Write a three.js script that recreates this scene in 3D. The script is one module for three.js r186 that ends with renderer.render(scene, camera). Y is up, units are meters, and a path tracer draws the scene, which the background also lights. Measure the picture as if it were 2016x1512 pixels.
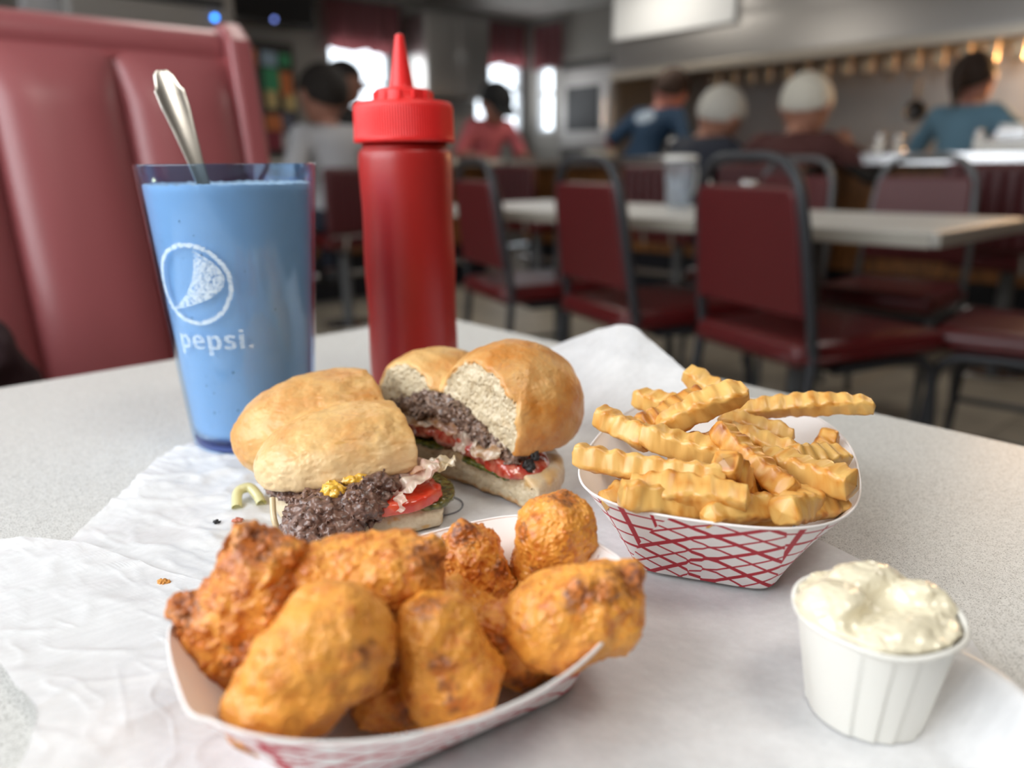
import * as THREE from 'three';
import { mergeGeometries, mergeVertices, toCreasedNormals } from 'three/addons/utils/BufferGeometryUtils.js';
import { RoundedBoxGeometry } from 'three/addons/geometries/RoundedBoxGeometry.js';
import { RectAreaLightUniformsLib } from 'three/addons/lights/RectAreaLightUniformsLib.js';
import { createNoise3D } from 'simplex-noise';

// ---------------------------------------------------------------- camera, sky, lights, exposure
const YAW = THREE.MathUtils.degToRad(42), PITCH = THREE.MathUtils.degToRad(15.9), TABLE = 0.74;
const scene = new THREE.Scene();
const camera = new THREE.PerspectiveCamera(53.07, 4 / 3, 0.02, 60);
camera.position.set(0, 0.905, 0);
camera.lookAt(Math.sin(YAW) * Math.cos(PITCH), 0.905 - Math.sin(PITCH), -Math.cos(YAW) * Math.cos(PITCH));
camera.rotateZ(THREE.MathUtils.degToRad(-0.5));
camera.focus = 0.32;
camera.userData.fStop = 5.0;
scene.background = new THREE.Color().setRGB(2.3, 2.55, 2.8);            // bright overcast sky
RectAreaLightUniformsLib.init();
const renderer = new THREE.WebGLRenderer({ antialias: true });
renderer.toneMapping = THREE.LinearToneMapping;
renderer.toneMappingExposure = 1.28;
renderer.shadowMap.enabled = true;
function areaLight(x, y, z, w, h, tx, ty, tz, color, power) {
  const l = new THREE.RectAreaLight(color, power, w, h);
  l.position.set(x, y, z); l.lookAt(tx, ty, tz); scene.add(l); return l;
}
// daylight through the two big dining room windows beside the booth (just inside their panes)
const DAY = new THREE.Color().setRGB(0.97, 0.99, 1.0);
areaLight(-0.78, 1.57, -0.65, 1.5, 1.16, 0, 1.57, -0.65, DAY, 3.0);
areaLight(-0.78, 1.57, -2.9, 1.5, 1.16, 0, 1.57, -2.9, DAY, 3.0);
// daylight through the windows of the end wall and the kitchen corner
areaLight(4.22, 1.72, -6.74, 0.7, 0.62, 4.22, 1.72, 0, DAY, 2.2);
areaLight(5.98, 1.72, -6.74, 0.72, 0.62, 5.98, 1.72, 0, DAY, 2.2);

// ---------------------------------------------------------------- helpers
let seed = 7;
const rnd = () => { seed = (seed + 0x6d2b79f5) | 0; let t = Math.imul(seed ^ (seed >>> 15), 1 | seed); t = (t + Math.imul(t ^ (t >>> 7), 61 | t)) ^ t; return ((t ^ (t >>> 14)) >>> 0) / 4294967296; };
const noise = createNoise3D(rnd);
const N = (x, y, z, s) => noise(x * s, y * s, z * s);
const fbm = (x, y, z, s, o = 3) => { let v = 0, a = 1, t = 0; for (let i = 0; i < o; i++) { v += a * noise(x * s + i * 17, y * s, z * s); t += a; a *= 0.5; s *= 2.1; } return v / t; };
const clamp = (x, a = 0, b = 1) => Math.min(b, Math.max(a, x));
const mix = (a, b, t) => a + (b - a) * t;
const mix3 = (a, b, t) => [mix(a[0], b[0], t), mix(a[1], b[1], t), mix(a[2], b[2], t)];
const sstep = (a, b, x) => { const t = clamp((x - a) / (b - a)); return t * t * (3 - 2 * t); };
const V = (x, y, z) => new THREE.Vector3(x, y, z);
const used = {};
const numbered = (n) => { const k = used[n] = (used[n] ?? -1) + 1; return k ? n + '_' + String(k).padStart(3, '0') : n; };
function tag(o, label, category, group, kind) {
  o.userData.label = label; o.userData.category = category;
  if (group) o.userData.group = group;
  if (kind) o.userData.kind = kind;
  return o;
}
function thing(name, label, category, pos = [0, 0, 0], turn = 0, group) {
  const o = new THREE.Group(); o.name = numbered(name); scene.add(o);
  o.position.set(...pos); o.rotation.y = turn;
  return tag(o, label, category, group);
}
function part(name, geo, mat, parent, label) {
  const m = new THREE.Mesh(geo, mat); m.name = name; m.castShadow = m.receiveShadow = true;
  if (label) m.userData.label = label;
  parent.add(m); return m;
}
function single(name, geo, mat, label, category, pos = [0, 0, 0], turn = 0, group, kind) {
  const m = new THREE.Mesh(geo, mat); m.name = numbered(name); m.castShadow = m.receiveShadow = true;
  m.position.set(...pos); m.rotation.y = turn; scene.add(m);
  return tag(m, label, category, group, kind);
}
function struct(name, geo, mat) {
  const m = new THREE.Mesh(geo, mat); m.name = name; m.castShadow = m.receiveShadow = true;
  m.userData.kind = 'structure'; scene.add(m); return m;
}
const mat = (r, g, b, rough = 0.6, extra = {}) => new THREE.MeshPhysicalMaterial({ color: new THREE.Color().setRGB(r, g, b), roughness: rough, ...extra });
const vmat = (rough = 0.6, extra = {}) => new THREE.MeshPhysicalMaterial({ vertexColors: true, roughness: rough, ...extra });
const clean = (g) => { const o = new THREE.BufferGeometry(); const s = g.index ? g.toNonIndexed() : g; o.setAttribute('position', s.attributes.position); o.setAttribute('normal', s.attributes.normal); if (s.attributes.uv) o.setAttribute('uv', s.attributes.uv); else o.setAttribute('uv', new THREE.Float32BufferAttribute(new Float32Array(s.attributes.position.count * 2), 2)); return o; };
const join = (...gs) => mergeGeometries(gs.flat().map(clean));
function box(x0, x1, y0, y1, z0, z1, r = 0) {
  const w = x1 - x0, h = y1 - y0, d = z1 - z0;
  const g = r ? new RoundedBoxGeometry(w, h, d, 3, r) : new THREE.BoxGeometry(w, h, d);
  g.translate((x0 + x1) / 2, (y0 + y1) / 2, (z0 + z1) / 2); return g;
}
function worldUV(g, s = 1) {                        // box mapping in metres
  const h = g.index ? g.toNonIndexed() : g, p = h.attributes.position, n = h.attributes.normal, uv = new Float32Array(p.count * 2);
  for (let i = 0; i < p.count; i++) {
    const ax = Math.abs(n.getX(i)), ay = Math.abs(n.getY(i)), az = Math.abs(n.getZ(i));
    const [u, v] = ay >= ax && ay >= az ? [p.getX(i), p.getZ(i)] : ax >= az ? [p.getZ(i), p.getY(i)] : [p.getX(i), p.getY(i)];
    uv[2 * i] = u * s; uv[2 * i + 1] = v * s;
  }
  h.setAttribute('uv', new THREE.BufferAttribute(uv, 2)); return h;
}
const tube = (pts, r, seg = 40, rad = 10, closed = false, tension = 0.5) => new THREE.TubeGeometry(new THREE.CatmullRomCurve3(pts.map((p) => V(...p)), closed, 'catmullrom', tension), seg, r, rad, closed);
const rod = (a, b, r, rad = 12) => {
  const A = V(...a), B = V(...b), g = new THREE.CylinderGeometry(r, r, A.distanceTo(B), rad);
  g.applyQuaternion(new THREE.Quaternion().setFromUnitVectors(V(0, 1, 0), B.clone().sub(A).normalize())); g.translate(...A.add(B).multiplyScalar(0.5).toArray()); return g;
};
const lathe = (prof, seg = 64) => new THREE.LatheGeometry(prof.map(([r, y]) => new THREE.Vector2(r, y)), seg);
function tex(w, h, fn, srgb = true, rep = 1) {
  const d = new Uint8Array(w * h * 4);
  for (let y = 0; y < h; y++) for (let x = 0; x < w; x++) { const c = fn(x / w, y / h, x, y), i = 4 * (y * w + x); d[i] = c[0]; d[i + 1] = c[1]; d[i + 2] = c[2]; d[i + 3] = 255; }
  const t = new THREE.DataTexture(d, w, h); t.wrapS = t.wrapT = THREE.RepeatWrapping; t.magFilter = THREE.LinearFilter; t.minFilter = THREE.LinearMipmapLinearFilter; t.generateMipmaps = true;
  if (srgb) t.colorSpace = THREE.SRGBColorSpace; t.repeat.set(rep, rep); t.needsUpdate = true; return t;
}
const tileN = (u, v, s, k = 0) => { const a = u * 2 * Math.PI, b = v * 2 * Math.PI, q = s / (2 * Math.PI); return noise(Math.cos(a) * q + k, Math.sin(a) * q + Math.cos(b) * q * 1.3, Math.sin(b) * q * 1.3 + k); };
function canvasTex(w, h, draw, srgb = true) {
  const c = document.createElement('canvas'); c.width = w; c.height = h; draw(c.getContext('2d'), w, h);
  const t = new THREE.CanvasTexture(c); if (srgb) t.colorSpace = THREE.SRGBColorSpace; t.anisotropy = 8; return t;
}
// distance fields -> meshes (naive surface nets, evaluated only near the surface)
function meshSDF(f, lo, hi, h, color) {
  const B = 4, n = [0, 1, 2].map((i) => Math.ceil((hi[i] - lo[i]) / h / B) * B + 1), [nx, ny, nz] = n, val = new Float32Array(nx * ny * nz);
  const live = B * h * 0.5 * 1.75 * 1.9 + h;
  const done = new Uint8Array(nx * ny * nz);
  for (let bz = 0; bz < nz; bz += B) for (let by = 0; by < ny; by += B) for (let bx = 0; bx < nx; bx += B) {
    const c = f(lo[0] + (bx + B / 2) * h, lo[1] + (by + B / 2) * h, lo[2] + (bz + B / 2) * h), near = Math.abs(c) < live;
    for (let z = bz; z < Math.min(bz + B + (near ? 1 : 0), nz); z++) for (let y = by; y < Math.min(by + B + (near ? 1 : 0), ny); y++) for (let x = bx; x < Math.min(bx + B + (near ? 1 : 0), nx); x++) {
      const i = (z * ny + y) * nx + x;
      if (near) { if (done[i] !== 2) { val[i] = f(lo[0] + x * h, lo[1] + y * h, lo[2] + z * h); done[i] = 2; } } else if (!done[i]) { val[i] = c; done[i] = 1; }
    }
  }
  const id = new Int32Array(nx * ny * nz).fill(-1), pos = [], ind = [], sx = 1, sy = nx, sz = nx * ny, off = [0, sx, sy, sx + sy, sz, sx + sz, sy + sz, sx + sy + sz];
  const E = [[0, 1], [2, 3], [4, 5], [6, 7], [0, 2], [1, 3], [4, 6], [5, 7], [0, 4], [1, 5], [2, 6], [3, 7]];
  for (let z = 0; z < nz - 1; z++) for (let y = 0; y < ny - 1; y++) for (let x = 0; x < nx - 1; x++) {
    const i = (z * ny + y) * nx + x; let m = 0;
    for (let k = 0; k < 8; k++) if (val[i + off[k]] < 0) m |= 1 << k;
    if (m === 0 || m === 255) continue;
    let px = 0, py = 0, pz = 0, c = 0;
    for (const [a, b] of E) {
      if (((m >> a) & 1) === ((m >> b) & 1)) continue;
      const va = val[i + off[a]], vb = val[i + off[b]], t = va / (va - vb);
      px += (a & 1) + t * ((b & 1) - (a & 1)); py += ((a >> 1) & 1) + t * (((b >> 1) & 1) - ((a >> 1) & 1)); pz += (a >> 2) + t * ((b >> 2) - (a >> 2)); c++;
    }
    id[i] = pos.length / 3; pos.push(lo[0] + (x + px / c) * h, lo[1] + (y + py / c) * h, lo[2] + (z + pz / c) * h);
  }
  const quad = (a, b, c, d, flip) => { if (a < 0 || b < 0 || c < 0 || d < 0) return; flip ? ind.push(a, c, b, a, d, c) : ind.push(a, b, c, a, c, d); };
  for (let z = 1; z < nz - 1; z++) for (let y = 1; y < ny - 1; y++) for (let x = 1; x < nx - 1; x++) {
    const i = (z * ny + y) * nx + x, s = val[i] < 0;
    if (s !== val[i + sx] < 0) quad(id[i - sy - sz], id[i - sz], id[i], id[i - sy], !s);
    if (s !== val[i + sy] < 0) quad(id[i - sx - sz], id[i - sx], id[i], id[i - sz], !s);
    if (s !== val[i + sz] < 0) quad(id[i - sx - sy], id[i - sy], id[i], id[i - sx], !s);
  }
  const g = new THREE.BufferGeometry(); g.setAttribute('position', new THREE.Float32BufferAttribute(pos, 3)); g.setIndex(ind); g.computeVertexNormals();
  if (color) {
    const p = g.attributes.position, nn = g.attributes.normal, c = new Float32Array(p.count * 3);
    for (let i = 0; i < p.count; i++) { const k = color(p.getX(i), p.getY(i), p.getZ(i), nn.getX(i), nn.getY(i), nn.getZ(i)); c[3 * i] = Math.max(0, k[0]); c[3 * i + 1] = Math.max(0, k[1]); c[3 * i + 2] = Math.max(0, k[2]); }
    g.setAttribute('color', new THREE.BufferAttribute(c, 3));
  }
  return g;
}
const smin = (a, b, k) => { const h = Math.max(k - Math.abs(a - b), 0) / k; return Math.min(a, b) - h * h * k * 0.25; };
const smax = (a, b, k) => -smin(-a, -b, k);
const ell = (x, y, z, cx, cy, cz, a, b, c) => { const X = (x - cx) / a, Y = (y - cy) / b, Z = (z - cz) / c, k0 = Math.hypot(X, Y, Z), k1 = Math.hypot(X / a, Y / b, Z / c); return k1 < 1e-9 ? -Math.min(a, b, c) : k0 * (k0 - 1) / k1; };
const cap = (x, y, z, a, b, ra, rb) => { const bx = b[0] - a[0], by = b[1] - a[1], bz = b[2] - a[2], q = bx * bx + by * by + bz * bz || 1e-9, t = clamp(((x - a[0]) * bx + (y - a[1]) * by + (z - a[2]) * bz) / q); return Math.hypot(x - a[0] - t * bx, y - a[1] - t * by, z - a[2] - t * bz) - mix(ra, rb ?? ra, t); };
const rbox = (x, y, z, cx, cy, cz, a, b, c, r) => { const X = Math.abs(x - cx) - a + r, Y = Math.abs(y - cy) - b + r, Z = Math.abs(z - cz) - c + r; return Math.hypot(Math.max(X, 0), Math.max(Y, 0), Math.max(Z, 0)) + Math.min(Math.max(X, Y, Z), 0) - r; };
// table coordinates: r to the right, f away from the diner, h above the table top
const W = (r, f, h = 0) => [r * Math.cos(YAW) + f * Math.sin(YAW), TABLE + h, r * Math.sin(YAW) - f * Math.cos(YAW)];

// ---------------------------------------------------------------- materials of the room
const speckle = tex(1024, 1024, (u, v) => { const n = rnd(), k = tileN(u, v, 60, 3) * 6; let c = 206 + k + (rnd() - 0.5) * 16; if (n < 0.085) c -= 55 + rnd() * 55; else if (n > 0.92) c += 22; return [clamp(c, 0, 255), clamp(c - 1, 0, 255), clamp(c - 5, 0, 255)]; });
const laminate = new THREE.MeshPhysicalMaterial({ map: speckle, roughness: 0.42 });
const steelBump = tex(256, 256, (u, v) => { const k = 128 + 60 * tileN(u * 0.02, v, 200, 1) + 40 * tileN(u * 0.05, v, 500, 5); return [k, k, k]; }, false);
const M = {
  wall: mat(0.32, 0.3, 0.27, 0.8), ceiling: mat(0.55, 0.53, 0.49, 0.85), frame: mat(0.55, 0.55, 0.55, 0.5),
  glass: new THREE.MeshPhysicalMaterial({ color: 0xffffff, transmission: 1, thickness: 0, roughness: 0.02, ior: 1.45 }),
  steel: new THREE.MeshPhysicalMaterial({ color: new THREE.Color().setRGB(0.42, 0.4, 0.38), metalness: 0.9, roughness: 0.34, bumpMap: steelBump, bumpScale: 0.0002 }),
  chrome: mat(0.62, 0.62, 0.63, 0.2, { metalness: 1 }),
  darkSteel: mat(0.12, 0.115, 0.11, 0.45, { metalness: 0.5 }),
  blackFrame: mat(0.035, 0.037, 0.042, 0.42, { metalness: 0.2 }),
  greyFrame: mat(0.13, 0.135, 0.14, 0.4, { metalness: 0.3 }),
  red: mat(0.085, 0.0045, 0.006, 0.45), redSeat: mat(0.085, 0.005, 0.006, 0.33), stoolRed: mat(0.06, 0.004, 0.006, 0.42),
  booth: mat(0.3, 0.075, 0.08, 0.38, { clearcoat: 0.25, clearcoatRoughness: 0.3 }), piping: mat(0.34, 0.08, 0.085, 0.35),
  wood: new THREE.MeshPhysicalMaterial({ map: tex(256, 256, (u, v) => { const k = 0.8 + 0.2 * tileN(u, v * 0.15, 40, 2) + 0.1 * tileN(u, v * 0.4, 120, 8); return [150 * k, 95 * k, 45 * k]; }), roughness: 0.5 }),
  black: mat(0.012, 0.012, 0.013, 0.3), navyKick: mat(0.008, 0.009, 0.014, 0.5), white: mat(0.75, 0.74, 0.71, 0.5), offwhite: mat(0.55, 0.54, 0.5, 0.5),
  cloth: mat(0.16, 0.035, 0.04, 0.9), ceramic: mat(0.8, 0.78, 0.72, 0.25),
};
// ---------------------------------------------------------------- the room
const X0 = -0.8, X1 = 6.4, Z0 = 2.6, Z1 = -6.8, CEIL = 2.45;
const grout = struct('floor', box(X0, X1, -0.1, -0.003, Z1, Z0), mat(0.16, 0.145, 0.125, 0.8));
{ // floor tiles that can be told apart between the chair legs
  const tiles = [0, 1, 2].map((k) => new THREE.MeshPhysicalMaterial({ map: tex(64, 64, (u, v) => { const c = 150 + k * 7 + 9 * tileN(u, v, 6, k) + (rnd() - 0.5) * 8; return [c, c * 0.94, c * 0.84]; }), roughness: 0.45 }));
  const tg = worldUV(box(-0.148, 0.148, -0.003, 0.002, -0.148, 0.148, 0.0012)); let k = 0;
  for (let x = 0.75; x < 4.3; x += 0.3) for (let z = -4.5; z < -0.1; z += 0.3) {
    if (k++ >= 180) break;
    const t = part(numbered('floor_tile'), tg, tiles[Math.floor(rnd() * 3)], grout); t.position.set(x, 0, z);
  }
}
struct('ceiling', box(X0, X1, CEIL, CEIL + 0.1, Z1, Z0), M.ceiling);
function wallWithHoles(name, len, hgt, holes, th, m) {
  const s = new THREE.Shape([new THREE.Vector2(0, 0), new THREE.Vector2(len, 0), new THREE.Vector2(len, hgt), new THREE.Vector2(0, hgt)]);
  for (const [a, b, c, d] of holes) s.holes.push(new THREE.Path([new THREE.Vector2(a, c), new THREE.Vector2(a, d), new THREE.Vector2(b, d), new THREE.Vector2(b, c)]));
  const g = new THREE.ExtrudeGeometry(s, { depth: th, bevelEnabled: false }); return struct(name, g, m);
}
// left wall (beside the booth) with two big windows
const wl = wallWithHoles('wall_left', Z0 - Z1, CEIL, [[5.4, 6.9, 0.99, 2.15], [3.15, 4.65, 0.99, 2.15]], 0.12, M.wall); wl.rotation.y = -Math.PI / 2; wl.position.set(X0, 0, Z1);
const we = wallWithHoles('wall_end', X1 - X0, CEIL, [[4.67, 5.37, 1.25, 2.03], [6.42, 7.14, 1.25, 2.03]], 0.12, M.wall); we.position.set(X0, 0, Z1 - 0.12);
const wr = wallWithHoles('wall_right', Z0 - Z1, CEIL, [[0.14, 0.42, 1.25, 1.95], [0.56, 0.78, 1.25, 1.9]], 0.12, M.wall); wr.rotation.y = -Math.PI / 2; wr.position.set(X1 + 0.12, 0, Z1);
struct('wall_back', box(X0, X1, 0, CEIL, Z0, Z0 + 0.12), M.wall);
let wn = 0;
function windowAt(w, h, place, bars) {           // frame with panes, centred on its own origin, facing +z
  const g = new THREE.Group(); g.name = 'window_' + ++wn; g.userData.kind = 'structure'; scene.add(g);
  const f = 0.035;
  part('window_frame', join(box(-w / 2, w / 2, h / 2 - f, h / 2, -0.04, 0.04), box(-w / 2, w / 2, -h / 2, -h / 2 + f, -0.04, 0.04), box(-w / 2, -w / 2 + f, -h / 2, h / 2, -0.04, 0.04), box(w / 2 - f, w / 2, -h / 2, h / 2, -0.04, 0.04)), M.frame, g);
  const ys = [-h / 2 + f, ...bars.map((b) => -h / 2 + b * h), h / 2 - f];
  for (const b of bars) part('window_bar', box(-w / 2 + f, w / 2 - f, -h / 2 + b * h - 0.018, -h / 2 + b * h + 0.018, -0.03, 0.03), M.frame, g);
  for (let i = 0; i + 1 < ys.length; i++) part('window_pane', box(-w / 2 + f, w / 2 - f, ys[i], ys[i + 1], -0.002, 0.002), M.glass, g);
  place(g); return g;
}
windowAt(1.5, 1.16, (g) => { g.position.set(X0 - 0.06, 1.57, -0.65); g.rotation.y = Math.PI / 2; }, [0.5]);
windowAt(1.5, 1.16, (g) => { g.position.set(X0 - 0.06, 1.57, -2.9); g.rotation.y = Math.PI / 2; }, [0.5]);
windowAt(0.7, 0.78, (g) => g.position.set(4.22, 1.64, Z1 - 0.06), [0.55]);
windowAt(0.72, 0.78, (g) => g.position.set(5.98, 1.64, Z1 - 0.06), [0.62]);
windowAt(0.28, 0.7, (g) => { g.position.set(X1 + 0.06, 1.6, Z1 + 0.28); g.rotation.y = -Math.PI / 2; }, [0.6]);
windowAt(0.22, 0.65, (g) => { g.position.set(X1 + 0.06, 1.575, Z1 + 0.67); g.rotation.y = -Math.PI / 2; }, [0.6]);
// ceiling light panels: lens, frame and the light of each
const lampGlow = new THREE.MeshStandardMaterial({ color: 0xffffff, emissive: new THREE.Color().setRGB(1, 0.95, 0.86), emissiveIntensity: 1.6, roughness: 0.6 });
const lampSpots = [[0.35, 0.55, 'over the booth table'], [1.2, -2.2, 'over the red chairs'], [3.4, -0.6, 'over the long white table'], [3.4, -3.8, 'over the lunch counter'], [5.0, -4.25, 'added in front of the extractor hood to brighten its white plate']];  // the last lamp is added to brighten the white plate on the hood
for (const [x, z, where] of lampSpots) {
  const t = thing('ceiling_light', 'square white ceiling light panel ' + where, 'ceiling light', [x, CEIL, z], 0, 'ceiling light panels');
  part('frame', join(box(-0.32, 0.32, -0.03, 0, 0.28, 0.32), box(-0.32, 0.32, -0.03, 0, -0.32, -0.28), box(-0.32, -0.28, -0.03, 0, -0.28, 0.28), box(0.28, 0.32, -0.03, 0, -0.28, 0.28)), M.frame, t);
  part('diffuser', box(-0.28, 0.28, -0.018, -0.004, -0.28, 0.28), lampGlow, t);
  areaLight(x, CEIL - 0.035, z, 0.56, 0.56, x, 0, z, new THREE.Color().setRGB(1, 0.95, 0.87), 7);
}
// ---------------------------------------------------------------- curtains, kitchen end of the room
function valance(label, w, h, place) {
  const geo = new THREE.PlaneGeometry(w, h, 90, 14), p = geo.attributes.position;
  for (let i = 0; i < p.count; i++) { const x = p.getX(i), y = p.getY(i), k = 0.5 - y / h; p.setZ(i, 0.03 * (0.4 + 0.6 * k) * Math.sin(x * 46 + 2 * Math.sin(x * 11)) + 0.008 * N(x, y, 0, 14)); p.setY(i, y - k * 0.03 * Math.abs(Math.sin(x * 9))); }
  geo.computeVertexNormals();
  const c = new THREE.MeshPhysicalMaterial({ color: new THREE.Color().setRGB(0.2, 0.06, 0.065), roughness: 0.95, transmission: 0.4, thickness: 0, side: THREE.DoubleSide });
  const t = thing('valance_curtain', label, 'curtain', [0, 0, 0], 0, 'dark red valance curtains');
  part('curtain_cloth', geo, c, t); part('curtain_rod', rod([-w / 2 - 0.04, h / 2, 0], [w / 2 + 0.04, h / 2, 0], 0.012), M.darkSteel, t); for (const q of [-1, 1]) part('rod_bracket', rod([q * (w / 2 + 0.03), h / 2, 0], [q * (w / 2 + 0.03), h / 2, -0.1], 0.008), M.darkSteel, t); place(t);
}
valance('dark red gathered valance over the bright window behind the ketchup bottle', 0.84, 0.42, (t) => t.position.set(4.22, 2.16, Z1 + 0.1));
valance('dark red gathered valance over the window at the kitchen corner', 0.72, 0.42, (t) => t.position.set(5.9, 2.16, Z1 + 0.1));
valance('narrow dark red valance on the side wall of the kitchen corner', 0.4, 0.42, (t) => { t.position.set(X1 - 0.1, 2.14, Z1 + 0.42); t.rotation.y = -Math.PI / 2; });
{ // stainless steel cabinet between the windows
  const t = thing('steel_cabinet', 'stainless steel wall cabinet between the two curtained windows', 'cabinet', [5.08, 1.55, Z1 + 0.22]);
  part('body', box(-0.4, 0.4, 0, 0.75, -0.2, 0.2, 0.01), M.steel, t);
  for (const s of [-1, 1]) { const d = part('door', box(s < 0 ? -0.385 : 0.01, s < 0 ? -0.01 : 0.385, 0.02, 0.73, 0.2, 0.215, 0.004), M.steel, t); part('handle', rod([s * 0.05, 0.3, 0.24], [s * 0.05, 0.45, 0.24], 0.006), M.chrome, d); }
}
{ // notice board with many papers
  const t = thing('notice_board', 'crowded notice board of colourful papers and photos on the end wall', 'notice board', [2.75, 1.0, Z1 + 0.03]);
  part('board', box(-0.75, 0.75, 0, 0.95, -0.02, 0.02), mat(0.07, 0.065, 0.06, 0.9), t);
  const cols = [[0.6, 0.58, 0.56], [0.07, 0.34, 0.16], [0.65, 0.2, 0.07], [0.7, 0.36, 0.4], [0.36, 0.48, 0.58], [0.66, 0.5, 0.22], [0.14, 0.14, 0.18], [0.3, 0.05, 0.07], [0.5, 0.5, 0.54]].map((c) => mat(...c, 0.8));
  for (let i = 0; i < 46; i++) { const w = 0.1 + rnd() * 0.1, h = 0.1 + rnd() * 0.12, x = -0.66 + (i % 9) * 0.165 + (rnd() - 0.5) * 0.05, y = 0.08 + Math.floor(i / 9) * 0.17 + (rnd() - 0.5) * 0.04; const g = box(-w / 2, w / 2, -h / 2, h / 2, 0, 0.003); g.rotateZ((rnd() - 0.5) * 0.2); const q = part('paper_note', g, cols[Math.floor(rnd() * cols.length)], t); q.position.set(x, y + 0.04, 0.021 + i * 0.0006); }
}
const led = (c, k) => new THREE.MeshStandardMaterial({ color: 0x000000, emissive: c, emissiveIntensity: k });
{ // black television with a blue lamp and the pale wall unit
  const t = thing('television', 'black wall television with small blue light above the notice board', 'television', [2.98, 1.93, Z1 + 0.5]);
  part('case', box(-0.5, 0.5, 0.06, 0.5, -0.05, 0.05, 0.012), M.black, t); part('screen', box(-0.47, 0.47, 0.1, 0.47, 0.05, 0.053), mat(0.006, 0.006, 0.007, 0.08), t);
  part('wall_arm', box(-0.05, 0.05, 0.2, 0.3, -0.5, -0.05), M.darkSteel, t); const b = part('indicator_lamp', new THREE.SphereGeometry(0.014, 12, 8), led(new THREE.Color(0.25, 0.35, 1), 2.2), t); b.position.set(0.12, 0.11, 0.055);
  const u = thing('wall_air_unit', 'grey wall air unit with dark vent slot and bright blue light', 'air unit', [1.22, 1.42, -3.6]);
  part('case', box(-0.33, 0.33, 0, 0.5, -0.15, 0.12, 0.02), mat(0.12, 0.11, 0.1, 0.5), u); part('vent_slot', box(-0.3, 0.28, 0.13, 0.17, 0.118, 0.124), M.black, u); part('trim_strip', box(-0.33, 0.33, 0.0, 0.045, 0.115, 0.13, 0.005), mat(0.22, 0.21, 0.19, 0.45), u);
  part('support_post', box(-0.44, -0.33, -1.42, 1.03, -0.12, 0.0), mat(0.2, 0.19, 0.19, 0.6), u);
  const l = part('indicator_lamp', new THREE.SphereGeometry(0.011, 12, 8), led(new THREE.Color(0.03, 0.25, 1), 6), u); l.position.set(0.235, 0.095, 0.126);
}
// ---------------------------------------------------------------- cook line: back wall panels, hood, grill
for (let i = 0; i < 4; i++) single('steel_wall_panel', box(-0.03, 0, 0.9, 1.72, -4.8 + i * 1.35, -4.8 + i * 1.35 + 1.345, 0.004), M.steel, 'stainless steel splashback panel behind the grill', 'wall panel', [X1 - 0.002, 0, 0], 0, 'splashback panels behind the grill');
{
  const t = thing('extractor_hood', 'long stainless steel extractor hood over the grill line', 'extractor hood', [0, 0, 0]);
  const s = new THREE.Shape([[5.6, 1.62], [5.6, 1.7], [5.62, 1.98], [5.62, CEIL - 0.01], [6.36, CEIL - 0.01], [6.36, 1.75], [5.68, 1.62]].map(([a, b]) => new THREE.Vector2(a, b)));
  const g = new THREE.ExtrudeGeometry(s, { depth: 5.2, bevelEnabled: false }); g.translate(0, 0, -4.84); part('canopy', worldUV(g), M.steel, t);
  part('lower_rail', box(5.565, 5.6, 1.62, 1.685, -4.84, 0.36, 0.008), mat(0.5, 0.44, 0.36, 0.35, { metalness: 0.6 }), t);
  part('painted_reflection', box(5.585, 5.615, 1.95, CEIL - 0.01, -4.84, -3.62, 0.004), mat(0.85, 0.85, 0.83, 0.4), t, 'white plate painted as the bright lamp reflection on the end of the hood');  // lamp reflection in the hood steel, put in as a plain white plate
  for (let i = 0; i < 26; i++) { const f = part('filter_baffle', box(5.72 - 0.0, 5.76, 1.5, 1.62, -3.9 + i * 0.155, -3.9 + i * 0.155 + 0.08, 0.01), mat(0.4, 0.3, 0.2, 0.3, { metalness: 0.9 }), t); f.rotation.z = 0; }
  for (const [z, h] of [[-1.75, 0.62], [-0.8, 0.62]]) part('ceiling_duct', box(5.75, 6.2, CEIL - h + 0.3, CEIL - 0.02, z, z + 0.06), M.steel, t);
  const l = thing('heat_lamp', 'warm glowing heat lamp under the extractor hood', 'heat lamp', [6.0, 1.6, -1.35]);
  part('lamp_shade', lathe([[0.02, 0.12], [0.05, 0.1], [0.11, 0], [0.105, 0], [0.045, 0.095]], 32), M.chrome, l);
  part('bulb', new THREE.SphereGeometry(0.05, 20, 14), new THREE.MeshStandardMaterial({ color: 0xffffff, emissive: new THREE.Color().setRGB(1, 0.55, 0.2), emissiveIntensity: 9 }), l).position.y = 0.03;
  const pl = new THREE.PointLight(new THREE.Color().setRGB(1, 0.58, 0.26), 5, 0, 2); pl.position.set(6.0, 1.56, -1.35); pl.castShadow = true; scene.add(pl);
}
{
  const t = thing('grill_range', 'long stainless steel grill range against the splashback', 'range', [0, 0, 0]);
  part('body', box(5.75, 6.35, 0.08, 0.86, -4.8, 0.3, 0.01), M.steel, t); part('griddle_plate', box(5.72, 6.34, 0.86, 0.9, -4.8, 0.3, 0.006), mat(0.3, 0.28, 0.27, 0.25, { metalness: 0.9 }), t);
  for (let i = 0; i < 7; i++) { const k = part('control_knob', new THREE.CylinderGeometry(0.025, 0.03, 0.03, 18), M.black, t); k.rotation.z = Math.PI / 2; k.position.set(5.735, 0.76, -4.4 + i * 0.7); }
}
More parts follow.
